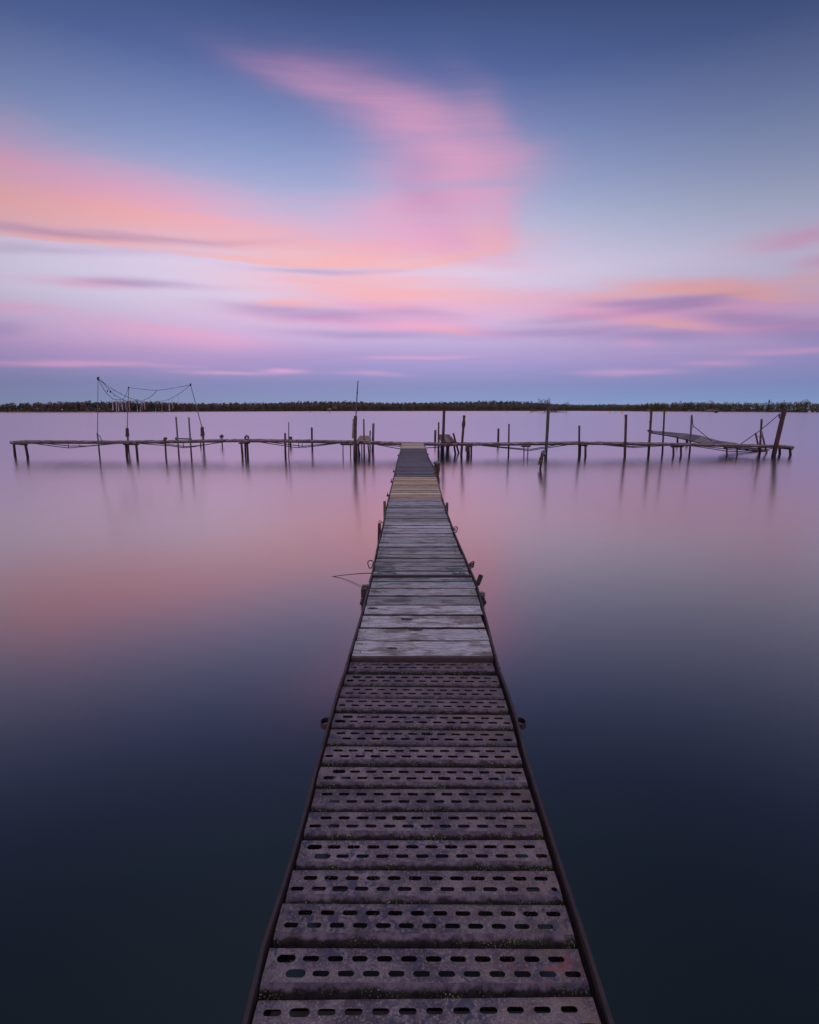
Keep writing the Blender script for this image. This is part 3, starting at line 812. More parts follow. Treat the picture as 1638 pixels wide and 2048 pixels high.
def board(t_, ya, yb, m_, th=.03, zoff=0., ext=(0, 0), seed=0, wav=.006, name='plank', notch=False, edge=1):
    """one deck board between distances ya<yb, edges a little wavy, nails at both ends"""
    b = MB(); n = 26; Yc = (ya + yb) / 2
    xl, xr = XL(Yc) + .014 - ext[0], XR(Yc) - .016 + ext[1]
    g = []
    for i in range(n + 1):
        u = i / n; x = xl + (xr - xl) * u
        ea = noise.noise(Vector((u * 4, seed * 3.3, 0))) * wav + noise.noise(Vector((u * 21, seed, 5))) * wav * .25
        eb = noise.noise(Vector((u * 4, seed * 3.3 + 9, 0))) * wav + noise.noise(Vector((u * 21, seed, 8))) * wav * .25
        cup = .0025 * noise.noise(Vector((u * 3, seed, 2)))
        z = ZD(Yc) + zoff + cup
        jag = 0
        c = .0018
        row = []
        for (yy, zz) in ((ya + ea, -th), (ya + ea, -c), (ya + ea + c, 0), (ya * .5 + yb * .5, -.0015), (yb + eb - c, 0), (yb + eb, -c), (yb + eb, -th)):
            xx = x
            if notch and i == n: xx = x - .012 + .012 * math.sin(zz * 50 + yy * 90)
            if i in (0, n): xx += noise.noise(Vector((yy * 25, seed, i))) * .004
            row.append((xx, yy, z + zz))
        g.append(row)
    k = 7
    base = len(b.v)
    for row in g: b.v += row
    for i in range(n):
        for j in range(k):
            a = base + i * k + j; c_ = base + i * k + (j + 1) % k
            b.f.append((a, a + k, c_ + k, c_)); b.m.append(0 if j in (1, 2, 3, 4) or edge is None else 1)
    b.f.append(tuple(base + j for j in range(k))); b.m.append(0)
    b.f.append(tuple(base + n * k + j for j in range(k))[::-1]); b.m.append(0)
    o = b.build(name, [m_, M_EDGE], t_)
    for p_ in o.data.polygons: p_.use_smooth = False
    return o
def nails(o, ya, yb, zoff, seed):
    rg = random.Random(seed); Yc = (ya + yb) / 2
    for sx_ in (XL(Yc) + .06, XR(Yc) - .07):
        for k in (.25, .75):
            Y = ya + (yb - ya) * k; c = Vector((sx_ + rg.uniform(-.01, .01), Y, ZD(Yc) + zoff)); b = MB()
            b.tube([c - Vector((0, 0, .004)), c + Vector((0, 0, .0022))], .005, 8)
            b.build('nail', M_BRACE, o)

secB = thing('walkway_section', 'walkway section of eight broad silver-grey weathered boards beyond the steel planks', 'walkway section', (.02, 4.5, ZD(4.5)), 'sections of the long walkway')
yb_ = [1317, 1281, 1255.4, 1230, 1210, 1191.6, 1176.7, 1163, 1154.5]
for i in range(8):
    ya, yb = ddist(yb_[i]) + .010, ddist(yb_[i + 1]) - .010
    zo = (.004, -.003, .0, .002, -.002, .001, 0, .0)[i]
    m_ = M_WOODG if i == 7 else M_WOODB
    o = board(secB, ya, yb, m_, .032, zo, ((.0, .0, .0, .0, .0, .0, .0, .0)[i], (.004, .0, -.012, 0, 0, -.004, 0, 0)[i]), i + 1, .012 if i < 2 else .006, notch=(i == 0))
    if i == 7: o['label'] = 'board washed with old green paint'
    nails(o, ya, yb, zo, i)
rails(secB, Y_AB + .01, Y_BC, n=10); crossbeams(secB, Y_AB, Y_BC, 3)
b = MB(); xm = (XL(Y_BC) + XR(Y_BC)) / 2; w_ = XR(Y_BC) - XL(Y_BC)
b.box((xm, Y_BC, ZD(Y_BC) - .012), (w_ + .02, .035, .055)); b.build('end_angle', M_RAIL, secB, bevel=.003)

# bird droppings and dark scars on the broad boards
for j, (x, y, sx_, sy_, c_) in enumerate([(829, 1169.5, .030, .020, 0), (863, 1183.5, .034, .022, 0), (885, 1179, .022, .014, 0), (852, 1174, .03, .01, 0), (813, 1237.5, .045, .018, 1),
                             (831, 1258, .05, .016, 1), (828, 1264, .026, .018, 0), (783, 1296, .04, .014, 1), (745, 1216, .04, .016, 1), (748, 1289, .012, .012, 0), (978, 1312, .02, .03, 1)]):
    c = PZ(x, y, ZD(PZ(x, y, .48).y) + .006); b = MB(); rg = random.Random(j); n_ = 18; rr = [1 + .45 * noise.noise(Vector((k * .9, j * 3.1, 0))) + rg.uniform(-.15, .15) for k in range(n_)]
    for z_ in (-.004, .0):
        for k in range(n_): b.v.append((c.x + math.cos(6.2832 * k / n_) * sx_ * rr[k], c.y + math.sin(6.2832 * k / n_) * sy_ * rr[k], c.z + z_))
    for k in range(n_): b.f.append((k, (k + 1) % n_, (k + 1) % n_ + n_, k + n_)); b.m.append(0)
    b.f.append(tuple(range(n_, 2 * n_))); b.m.append(0)
    b.build('dropping' if not c_ else 'scar', plain('dropping_white' if not c_ else 'scar_dark', (.62, .58, .55) if not c_ else (.06, .05, .06), .9, var=.5, scale=160), secB)

secC = thing('walkway_section', 'long middle walkway section of narrow grey boards with green paint scrawls at its near end', 'walkway section', (0, 7.5, ZD(7.5)), 'sections of the long walkway')
yc_ = [1151, 1142.2, 1132.8, 1123.4, 1116.3, 1109, 1101.6, 1093.8, 1086.2, 1079.5, 1073.4, 1067.4, 1061.5, 1056, 1051, 1046, 1041.5]
Ys = [ddist(y) for y in yc_]
while Ys[-1] < Y_CD - .1: Ys.append(Ys[-1] + rnd.uniform(.145, .185))
Ys[-1] = Y_CD + .02
for i in range(len(Ys) - 1):
    ya, yb = Ys[i] + .013, Ys[i + 1] - .013
    zo = .003 * math.sin(i * 1.9)
    o = board(secC, ya, yb, M_WOODC if i > 15 else M_WOODB if i % 3 else M_WOODC, .03, zo, (rnd.uniform(-.004, .006), rnd.uniform(-.012, .004)), i + 20, .004)
    if i < 12: nails(o, ya, yb, zo, i + 40)
rails(secC, Y_BC + .01, Y_CD, n=18); crossbeams(secC, Y_BC, Y_CD, 5)
# green scrawls painted across the first boards
def scrawl(pts, wd):
    b = MB(); P = [PZ(x, y, H - 1.66) for x, y in pts]
    for i in range(len(P) - 1):
        a, c = P[i], P[i + 1]; d = (c - a); d.z = 0; nrm = Vector((-d.y, d.x, 0)).normalized() * wd / 2
        if (ddist(pts[i][1]) - ddist(pts[i + 1][1])) > 5: continue
        za, zc = ZD(a.y) + .0045, ZD(c.y) + .0045
        wa, wc = 1 + .5 * math.sin(i * 1.3), 1 + .5 * math.sin(i * 1.3 + 1.3)
        b.add([(a.x - nrm.x * wa, a.y - nrm.y * wa, za), (c.x - nrm.x * wc, c.y - nrm.y * wc, zc), (c.x + nrm.x * wc, c.y + nrm.y * wc, zc), (a.x + nrm.x * wa, a.y + nrm.y * wa, za)], [(0, 1, 2, 3)])
    o = b.build('paint_mark', M_GREENP, secC); return o
def arc(cx, cy, rx, ry, a0, a1, n=10): return [(cx + rx * math.cos(R(a0 + (a1 - a0) * i / n)), cy + ry * math.sin(R(a0 + (a1 - a0) * i / n))) for i in range(n + 1)]
scrawl(arc(774, 1137, 17, 2.4, 20, 330), .028)
scrawl(arc(772, 1147, 16, 2.6, 190, 350), .03); scrawl([(787, 1147), (792, 1146.6)], .05)
scrawl([(891, 1136), (900, 1139), (912, 1137.5), (925, 1138.5)], .04)
scrawl([(905, 1145), (916, 1148.5), (924, 1145), (931, 1149)], .035)

secD = thing('walkway_section', 'short walkway section re-laid with new pale yellow boards', 'walkway section', (0, 11.5, ZD(11.5)), 'sections of the long walkway')
n = 10
for i in range(n):
    ya, yb = Y_CD + .03 + (Y_DE - Y_CD) * i / n, Y_CD + .03 + (Y_DE - Y_CD) * (i + 1) / n - .034
    board(secD, ya, yb, M_WOODD, .034 if i else .05, .022, (-.004, .002 * (i % 3)), i + 80, .008, edge=None if i == 0 else 1)
rails(secD, Y_CD + .01, Y_DE, n=6); crossbeams(secD, Y_CD, Y_DE, 2)
secE = thing('walkway_section', 'dark slate-grey boarded walkway section leading up to the cross jetty', 'walkway section', (0, 16, ZD(16)), 'sections of the long walkway')
Y = Y_DE + .05; i = 0
while Y < Y_EF - .1:
    w_ = rnd.uniform(.17, .24)
    board(secE, Y, min(Y + w_ - .018, Y_EF), M_WOODE, .03, .004 * math.sin(i * 2.1), (rnd.uniform(-.01, .02), rnd.uniform(-.02, .02)), i + 120, .006)
    Y += w_; i += 1
rails(secE, Y_DE + .01, Y_EF, n=14); crossbeams(secE, Y_DE, Y_EF, 5)
secF = thing('walkway_section', 'last walkway section with pale new boards where it meets the cross jetty', 'walkway section', (0, 24, ZD(24)), 'sections of the long walkway')
Y = Y_EF + .02; i = 0
while Y < Y_END - .12:
    board(secF, Y, Y + .3, M_WOODD, .03, .012, (.0, .0), i + 220, .006); Y += .315; i += 1
rails(secF, Y_EF + .01, Y_END - .03, n=4); crossbeams(secF, Y_EF, Y_END, 2)

for (t_, Yj) in ((secA, Y_AB - .06), (secB, Y_BC - .07), (secC, Y_CD - .09), (secD, Y_DE - .1)):
    for side, Xf in ((-1, XL), (1, XR)):
        b = MB(); c = Vector((Xf(Yj) + side * .0105, Yj, ZD(Yj) - .03)); b.box(c, (.006, .11, .07)); pl = b.build('joint_plate', M_RAIL, t_, bevel=.0015)
        for dy in (-.032, .032):
            b = MB(); q0 = c + Vector((side * .002, dy, .01)); b.tube([q0, q0 + Vector((side * .010, 0, 0))], .009, 6); b.build('bolt', M_BRACE, pl)
# things fixed along the rails
def flatloop(parent, x, y, rx, rz, side):
    """flat-bar eye welded to the rail"""
    Y = ddist(y); c = Vector(((XL(Y) if side < 0 else XR(Y)) + side * rx * .8, Y, ZD(Y) - .012)); b = MB(); n = 20
    for i in range(n + 1):
        a = R(-150 + 300 * i / n) if side > 0 else R(30 + 300 * i / n)
        p_ = c + Vector((math.cos(a) * rx, math.sin(a) * rx * 1.25, 0))
        q_ = c + Vector((math.cos(a) * (rx - .004), math.sin(a) * (rx * 1.25 - .004), 0))
        for w_, zz in ((p_, -.016), (p_, .016), (q_, .016), (q_, -.016)): b.v.append((w_.x, w_.y, w_.z + zz))
    for i in range(n):
        for k in range(4):
            a = i * 4 + k; c_ = i * 4 + (k + 1) % 4; b.f.append((a, c_, c_ + 4, a + 4)); b.m.append(0)
    return b.build('mooring_eye', M_RAIL, parent, bevel=.001)
flatloop(secA, 651, 1443, .030, .03, -1); flatloop(secA, 1042, 1443, .030, .03, 1)
def wirering(parent, x, y, r, side, tilt, knots=0):
    Y = ddist(y); c = PD(x, y, Y); b = MB(); pts = []
    for i in range(22):
        a = 6.2832 * i / 20; rr = r * (1 + .12 * math.sin(3 * a))
        pts.append(c + Vector((math.cos(a) * rr * .8, math.sin(a) * rr * .8, math.sin(a + tilt) * rr)))
    b.tube(pts, .006, 6)
    for k in range(knots):
        pts = [c + Vector((.03 * math.sin(k * 2 + j * 1.3), .03 * math.cos(k + j), .03 * math.sin(j * 2.1 + k))) for j in range(6)]
        b.tube(pts, .005, 5)
    b.tube([c - Vector((side * r * .5, 0, 0)), Vector(((XL(Y) if side < 0 else XR(Y)), Y, ZD(Y) - .01))], .006, 6)
    return b.build('wire_ring', M_WIRE, parent)
wirering(secC, 741, 1128, .036, -1, 0); wirering(secC, 943.5, 1129.5, .03, 1, .6, 3)
wirering(secC, 911, 1058.6, .035, 1, .2, 1); wirering(secC, 760, 1044.5, .02, -1, .2)
for (x, y, side, t_) in ((774.8, 989.5, -1, secD), (783, 962, -1, secD), (789.5, 942, -1, secE), (852, 899.5, 1, secE), (855.5, 908, 1, secE), (796, 910, -1, secE)):
    Y = ddist(y); xx = (XL(Y) if side < 0 else XR(Y)) + side * .035; b = MB()
    b.tube([(xx - side * .03, Y, ZD(Y) - .02), (xx + side * .02, Y, ZD(Y) - .01)], .022, 10); b.tube([(xx, Y, ZD(Y) - .03), (xx, Y, ZD(Y) + .05)], .008, 6)
    b.build('cleat', M_BRACE, t_)
# twine stuck on the board edge
b = MB(); b.tube([PD(968, 1251, 4.18), PD(969, 1262, 4.08), PD(967.5, 1270, 4.0), PD(971, 1283, 3.86), PD(975, 1283.5, 3.85)], .0022, 5)
tag(b.build('twine', plain('brown_twine', (.16, .08, .05), .9)), 'loose brown twine lying at the right edge of the broad grey boards', 'twine')
b = MB(); 
pts = []
for i in range(15):
    u = i / 14; x = 744 + (660 - 744) * u; y = 1146.3 + 2 * u + 5.6 * u * u; z0 = H - 1.66 - .02
    z = .13 * (1 - u) ** 1.3 - .005 * u
    pts.append(PZ(x, y, z))
b.tube(pts, [.006 - .002 * i / 14 for i in range(15)], 6)
tag(b.build('cable', M_WIRE), 'thin dark cable running from the left rail down into the water', 'cable')

# ------------------------------------------------------------------ posts beside the walkway
def squarepost(lab, xc, Y, ztop, wx, wy, lean=0, m_=M_WOODP, extra=None):
    t_ = thing('mooring_post', lab, 'post', (xc, Y, 0), 'posts beside the walkway')
    b = MB(); b.tube([(xc - lean, Y, -.6), (xc - lean * .4, Y, ztop * .4), (xc, Y, ztop)], [wx * .5 ** .5 / 1.28] * 3, 4, sq=False)
    vs = [Vector(v) for v in b.v]
    b.v = [tuple((v.x, Y + (v.y - Y) * wy / wx, v.z)) for v in vs]
    b.build('shaft', m_, t_, bevel=.006)
    if extra: extra(t_)
    return t_
def px_at(x, Y): return PD(x, 1024, Y).x
def x3(t_):
    c = Vector((XL(5.07) - .045, 5.1, ZD(5) + .004)); b = MB()
    pts = [c + Vector((math.cos(R(a)) * .025, math.sin(R(a)) * .06 - .05, .002)) for a in range(20, 170, 15)]
    b.tube(pts, .004, 5); b.build('pull_ring', plain('bare_metal', (.4, .4, .42), .4), t_)
    b = MB(); cc = Vector((XL(4.74) - .034, 4.74, ZD(4.74) - .03)); b.tube([cc - Vector((0, .05, 0)), cc + Vector((0, .04, 0))], .02, 12); b.tube([cc - Vector((0, .0, .05)), cc + Vector((0, 0, .03))], .012, 8); b.build('clamp', M_BRACE, t_)
squarepost('square black timber post with a metal ring on top, left of the broad grey boards', XL(5.07) - .045, 5.07, ZD(5) + .0, .075, .20, m_=M_BRACE, extra=x3)
def x4(t_):
    b = MB(); c = PD(958.5, 1160, 5.08)
    rot = Matrix.Rotation(R(24), 3, 'Y') @ Matrix.Rotation(R(-20), 3, 'X')
    b.box(c, (.045, .03, .11), rot); b.build('fender_pad', M_DARK, t_, bevel=.012)
    b = MB(); cc = Vector((XR(4.76) + .034, 4.76, ZD(4.76) - .03)); b.tube([cc - Vector((0, .05, 0)), cc + Vector((0, .04, 0))], .02, 12); b.tube([cc - Vector((0, .0, .05)), cc + Vector((0, 0, .03))], .012, 8); b.build('clamp', M_BRACE, t_)
    b = MB(); cw = Vector((XR(5.0) + .045, 4.98, ZD(5.0) - .04))
    crown(b, cw, .03, .02, 60, .011, 0, random.Random(3)); b.build('netting_scrap', plain('pale_net', (.35, .33, .33), .9, var=.6, scale=90), t_)
squarepost('square timber post topped with pale netting and a black pad, right of the grey boards', XR(5.0) + .042, 5.0, ZD(5) - .05, .055, .14, m_=M_BRACE, extra=x4)
squarepost('brown timber post left of the narrow boards just before the pale section', XL(9.3) - .037, 9.3, PD(769, 1002.5, 9.3).z, .055, .1)
squarepost('brown timber post right of the narrow boards just before the pale section', XR(9.3) + .037, 9.3, PD(893, 1005.5, 9.3).z, .055, .1)
squarepost('tilted short rusty stake left of the narrow grey boards', XL(7.5) - .035, 7.5, PD(761, 1046.5, 7.5).z, .055, .05, .03, m_=M_REDPOST)

# wrapped stumps
def bundle(name, lab, xb, yb, xt, yt, D, rpx, top=M_TARP, body=M_NET, cat='mooring stump', stalk=True, group='stakes wrapped in netting and tarp'):
    B = PZ(xb, yb, 0) if D is None else PD(xb, yb, D); D = B.y; Tp = PD(xt, yt, D); s = D / F
    t_ = thing(name, lab, cat, (B.x, B.y, 0), group)
    b = MB(); b.tube([B - Vector((0, 0, .5)), B.lerp(Tp, .75)], rpx * s * .45, 8); b.build('stake', M_POST, t_)
    n = 9; pts = [B.lerp(Tp, .22 + .62 * i / n) if stalk else B.lerp(Tp, .0 + .82 * i / n) for i in range(n + 1)]
    rs = [rpx * s * (.8 + .22 * math.sin(i * 2.4 + xb)) for i in range(n + 1)]; rs[0] *= .6
    b = MB(); b.tube(pts, rs, 14, wob=.5, seed=xb)
    for i in range(7): # rope turns and loose ends
        c = B.lerp(Tp, .25 + .08 * i); a0 = i
        b.tube([c + Vector((math.cos(a0 + k * .7) * rpx * s * 1.02, math.sin(a0 + k * .7) * rpx * s * 1.02, .02 * math.sin(k))) for k in range(10)], rpx * s * .09, 5)
    b.build('wrapping', body, t_)
    pts = [B.lerp(Tp, .78 + .22 * i / 5) for i in range(6)]; rs = [rpx * s * k for k in (.85, 1.05, 1.1, 1.0, .8, .3)]
    b = MB(); b.tube(pts, rs, 14, wob=.45, seed=xb + 3); b.build('tarp', top, t_)
    return t_
bundle('mooring_stump', 'stubby stump capped with blue tarp right beside the dark walkway section', 874, 951, 874, 922, None, 6.2, stalk=False)
bundle('mooring_stump', 'leaning netting-wrapped stake with blue tarp top in open water before the tall green-topped post', 1077, 938, 1088, 900, None, 4.3)
bundle('mooring_stump', 'frayed brown wrapped stump under the cross jetty beside the red collared post', 934, 907, 935, 889, 26.0, 4, top=M_NET)

# ------------------------------------------------------------------ cross jetty
def DF(x): return 25.7 + (26.5 - 25.7) * (x + 0) / 1600 if not 780 < x < 870 else 26.12
FT = [(19, 883), (200, 883.5), (340, 882.2), (460, 880), (486, 880), (600, 881.3), (690, 883), (800, 886), (850, 887), (1000, 887.2), (1170, 885.3), (1320, 887), (1440, 889.3), (1520, 890.6), (1589, 892.3)]
def jet(x, off=0.0, dz=0.0):           # point on the front top edge of the jetty, off metres behind it
    D = 25.7 + .8 * x / 1600
    p_ = PD(x, interp(FT, x), D); return Vector((p_.x, D + off, p_.z + dz))
spans = [(19, 262, 'left end'), (263, 485, 'a'), (486, 708, 'b'), (709, 803, 'c'), (847, 955, 'd'), (956, 1158, 'e'), (1159, 1365, 'f'), (1366, 1589, 'right end')]
jl = ['leftmost span of the cross jetty, from its free end to the double post trestle',
      'cross jetty span under the festooned ropes and the pair of grey pipes',
      'cross jetty span between the triple pile legs and the big dark post with mast',
      'short cross jetty span left of the walkway junction, below the pale platform',
      'short cross jetty span right of the walkway junction, before the red-brown platform',
      'cross jetty span right of the wrapped stump passing the tall green-topped post',
      'cross jetty span with the loop-topped post and the tall leaning post behind',
      'rightmost span of the cross jetty, sagging past the leaning red post']
trusses = {0: [((62, 886), (112, 893), (137, 896), (235, 887)), ((80, 886), (140, 892), (175, 892), (240, 886))],
           1: [((278, 887), (345, 892), (367, 895.5), (384, 894), (458, 882)), ((310, 886), (372, 893), (400, 891), (462, 882))],
           2: [((498, 881), (592, 895), (612, 894.3), (690, 885)), ((520, 882), (605, 892.5), (620, 891), (685, 885))],
           3: [((742, 887), (803, 898.5)), ((730, 887), (803, 893))],
           4: [((849, 896), (880, 894), (920, 890)),],
           5: [((962, 891), (1048, 900), (1058, 901.3), (1147, 888)), ((970, 891), (1050, 898), (1062, 898.5), (1125, 888))],
           6: [((1178, 887), (1266, 895.2), (1343, 890.5)), ((1200, 888), (1262, 893), (1320, 890))],
           7: [((1378, 891), (1400, 894), (1455, 902.5), (1475, 903), (1530, 899), (1565, 894)), ((1400, 892), (1470, 900), (1540, 895))]}
struts = {0: [(80, 889.5), (137, 895), (160, 892.5)], 1: [(367, 894.5)], 2: [(597.5, 894.5), (604.5, 892)], 3: [(798.5, 893)], 4: [], 5: [(1048, 900), (1056, 901)], 6: [(1267, 894.8)], 7: []}
for si, (xa, xb, _) in enumerate(spans):
    o0 = jet((xa + xb) / 2)
    t_ = thing('jetty_span', jl[si], 'jetty span', o0, 'spans of the cross jetty')
    n = max(6, int((xb - xa) / 8)); xs = [xa + (xb - xa) * i / n for i in range(n + 1)]
    for off in (0.0, .94):
        b = MB(); ring = []
        for i, x in enumerate(xs):
            w = .006 * noise.noise(Vector((x * .05, off, si)))
            f_ = jet(x, off, -.034 + w)
            x_ = f_.x if off == 0 else f_.x * 1.0
            ring.append([(x_, f_.y, f_.z), (x_, f_.y + .045, f_.z), (x_, f_.y + .045, f_.z - .075), (x_, f_.y, f_.z - .075)])
        for i in range(n):
            for k in range(4):
                j = (k + 1) % 4; b.add([ring[i][k], ring[i + 1][k], ring[i + 1][j], ring[i][j]], [(0, 1, 2, 3)])
        b.add(ring[0], [(0, 1, 2, 3)]); b.add(ring[-1], [(3, 2, 1, 0)])
        b.build('beam', metal('jetty_beam_%d' % si, (.085, .055, .052), (.12, .045, .032), .8, .6, 6) if off == 0 else bpy.data.materials['jetty_beam_%d' % si], t_)
    # deck boards across
    b = MB(); wid = jet(xb).x - jet(xa).x; k = int(wid / .19)
    for i in range(k):
        u0, u1 = i / k, (i + 1) / k; x0 = xa + (xb - xa) * u0; x1 = xa + (xb - xa) * u1 - .35
        if rnd.random() < .03: continue
        dz = rnd.uniform(-.008, .010); fo = rnd.uniform(-.045, .0); bo = 1.0 + rnd.uniform(-.02, .05)
        A, B_, C_, D_ = jet(x0, fo, dz), jet(x1, fo + rnd.uniform(-.01, .01), dz + rnd.uniform(-.004, .004)), jet(x1, bo, dz), jet(x0, bo, dz)
        lo = Vector((0, 0, -.032))
        b.hexa([A + lo, B_ + lo, C_ + lo, D_ + lo, A, B_, C_, D_])
    b.m = [rnd.choice((0, 0, 1, 2)) for _ in range(len(b.f) // 6) for _ in range(6)]
    b.build('deck', [M_WOODX, M_WOODC, M_WOODE], t_)
    for tr in trusses[si]:
        for off in ((0.02,) if len(tr) < 3 and si == 4 else (0.02,)):
            oo = off if tr is trusses[si][0] else .9
            b = MB(); pts = []
            for (x, y) in tr:
                D = 25.7 + .8 * x / 1600 + oo; pts.append(PD(x, y, D))
            b.tube(pts, .020, 8); b.build('tension_rod', M_BRACE, t_)
    for (x, y) in struts[si]:
        D = 25.7 + .8 * x / 1600 + .02; b = MB(); a = PD(x, y, D); b.tube([a, Vector((a.x, a.y, jet(x).z - .12))], .018, 8); b.build('strut', M_BRACE, t_)
    # brackets at both ends
    for x in (xa + 6, xb - 7):
        b = MB(); c = jet(x, -.012, -.07); b.box(c, (.14, .02, .07)); b.tube([c + Vector((-.04, -.02, 0)), c + Vector((-.04, 0, 0))], .014, 6)
        b.build('bracket', M_GREYPIPE, t_)
# joist at the walkway junction
t_ = thing('jetty_span', 'short junction span of the cross jetty where the walkway arrives', 'jetty span', jet(825), 'spans of the cross jetty')
b = MB(); 
for i in range(6):
    x0 = 804 + 43 * i / 6; x1 = x0 + 6.7; lo = Vector((0, 0, -.032))
    A, B_, C_, D_ = jet(x0, 0), jet(x1, 0), jet(x1, 1.02), jet(x0, 1.02); b.hexa([A + lo, B_ + lo, C_ + lo, D_ + lo, A, B_, C_, D_])
b.build('deck', M_WOODX, t_)
for off in (.03, .94):
    b = MB(); A, B_ = jet(803.6, off, -.034), jet(846.6, off, -.034); dn = Vector((0, 0, -.1)); dy = Vector((0, .045, 0))
    b.hexa([A + dn, B_ + dn, B_ + dn + dy, A + dn + dy, A, B_, B_ + dy, A + dy])
    b.build('beam', M_RUST, t_)

# ------------------------------------------------------------------ posts
def post(lab, xt, yt, xw, yw, wpx, m_=M_RUST, name='mooring_post', cat='post', D=None, grp='posts of the cross jetty', n=12, kids=None, wob=.12, taper=1.0, jag=.0, cap=None):
    """standing post: top pixel, foot pixel on the water, width in photo pixels"""
    B = PZ(xw, yw, 0) if D is None else None
    if D is None: D = B.y
    else:
        B = PD(xw, yw, D); B.z = 0
    Tp = PD(xt, yt, D); s = D / F; r = wpx * s / 2
    t_ = thing(name, lab, cat, B, grp)
    d = (Tp - B).normalized(); k = 7
    b = MB(); pts = [B - d * .7] + [B.lerp(Tp, i / k) for i in range(k + 1)]
    b.tube(pts, [r] + [r * (1 + (taper - 1) * i / k) for i in range(k + 1)], n, wob=wob, seed=xt * .37, jag=jag)
    b.build('shaft', m_, t_, smooth=True)
    if cap:
        b = MB(); b.tube([Tp - d * .03, Tp + d * .02], r * 1.15, n); b.build('cap', cap, t_)
    if kids: kids(t_, B, Tp, d, r, s)
    return t_
def trestle(lab, feet, yt_off=.0):
    """short support under the deck: feet [(x, ywater, width, off)], with a cross head"""
    x0 = feet[0][0]; o0 = jet(x0); t_ = thing('trestle', lab, 'trestle', (o0.x, o0.y, 0), 'trestles under the cross jetty')
    tops = []
    for (x, xb, w, off) in feet:
        tp = jet(x, off, -.15); tp.x = PD(x, 890, tp.y).x; b = MB(); s = tp.y / F
        ft = Vector((PD(xb, 910, tp.y).x, tp.y, 0))
        b.tube([ft - Vector((0, 0, .7)), ft, ft.lerp(tp, .5), tp], w * s / 2, 10, wob=.15, seed=x * .3)
        b.build('leg', M_RUST if w > 3 else M_POST, t_, smooth=True); tops.append(tp)
    b = MB(); ps = sorted(tops, key=lambda v: v.x); d_ = (ps[-1] - ps[0]).normalized(); A, B_ = ps[0] - d_ * .12, ps[-1] + d_ * .12
    nn = Vector((-d_.y, d_.x, 0)) * .06; uz = Vector((0, 0, .03)); b.hexa([A - nn - uz, B_ - nn - uz, B_ + nn - uz, A + nn - uz, A - nn + uz, B_ - nn + uz, B_ + nn + uz, A + nn + uz]); b.build('cross_head', M_BRACE, t_)
    return t_
trestle('two short posts holding up the free left end of the cross jetty', [(28, 30, 4.6, .8), (51, 55, 5, .05)])
trestle('two-legged trestle under the jetty right of the tall left pole', [(252, 253.5, 4.6, .3), (272.5, 274.5, 4.6, .05)])
trestle('cluster of three black pile legs below the tyre', [(483, 485, 4.2, .05), (490.5, 491, 3.6, .5), (494.5, 495.5, 4.2, .2)])
trestle('thin double-legged frame left of the big dark post', [(686, 686, 2, .1), (701, 701, 2, .1)])
trestle('short pair of black legs right of the big dark post', [(713, 713.5, 4, .4), (717, 717.5, 3.4, .8)])
trestle('two stout short legs right of the red collared post', [(937.5, 938, 4, .3), (942.5, 942.5, 3.6, .8)])
trestle('short leg pair with green paint flake next to the cut-off post in the middle right', [(1161, 1160.5, 3, .6), (1171, 1171, 4.2, .05)])
trestle('pair of grey legs below the low end of the tilted gangway', [(1347, 1347, 4, .1), (1362, 1362, 4, .3)])
trestle('two thin black legs under the sagging right span', [(1454, 1454, 3, .05), (1474.5, 1474.5, 3, .05)])
trestle('pair of pale grey legs at the right end of the cross jetty', [(1560, 1559.5, 4.6, .7), (1581, 1581, 4.8, .1)])
trestle('two thin struts standing in the water under the sagging rods at centre right', [(1048, 1048, 2, .05), (1056, 1055.5, 2, .05)])

GM = 'rope masts'
def mast(t_, B, Tp, d, r, s): pass
# left masts with festoon ropes
def knot(c, r, seed=0, m_=M_ROPE, name='knot', parent=None):
    b = MB()
    b.tube([c + Vector((r * .8 * math.sin(j * 1.1 + seed), r * .6 * math.cos(j * 1.5), r * 1.2 * math.sin(j * .73 + seed))) for j in range(26)], r * .28, 5)
    return b.build(name, m_, parent)
def rope_wrap(y0, y1, m_=M_ROPE, name='rope_coil', rr=1.6, mm2=None):
    def f(t_, B, Tp, d, r, s):
        def at(y):  # point on shaft at photo row y
            yt = None
            u = (Tp.z - PD(819, y, B.y).z) / (Tp.z - B.z); return Tp.lerp(B, max(0, min(1, u)))
        a, c = at(y0), at(y1); b = MB(); n = int(max(5, (y1 - y0) * .8)); pts = []
        for i in range(n * 6):
            u = i / (n * 6 - 1); q_ = a.lerp(c, u); an = i * 1.05
            k = rr * (1 + .3 * noise.noise(Vector((i * .35, y0, 0))))
            pts.append(q_ + Vector((math.cos(an) * r * k, math.sin(an) * r * k, 0)))
        b.tube(pts, r * .45, 5)
        for k in range(3):
            e = a.lerp(c, .3 + .3 * k) + Vector(((-1) ** k * r * 1.4, -r, 0))
            b.tube([e, e + Vector(((-1) ** k * r * .6, 0, -s * 4)), e + Vector((0, 0, -s * 8))], r * .18, 4)
        b.build(name, m_, t_)
    return f
m_blue = plain('blue_rope', (.07, .10, .16), .8, var=.6, scale=40)
def m1(t_, B, Tp, d, r, s):
    top = PD(196.2, 757, B.y); b = MB(); b.tube([Tp - d * .1, top], [r * .5, r * .32], 8); b.build('pole', M_GREYPIPE, t_)
    knot(top, .055, 1, M_ROPE, 'knot', t_)
    b = MB(); a = PD(196, 870, B.y); b.tube([a, a + Vector((.1, -.03, -.05)), a + Vector((.16, -.05, -.22)), a + Vector((.2, -.06, -.30))], .018, 5); b.build('rope_tail', m_blue, t_)
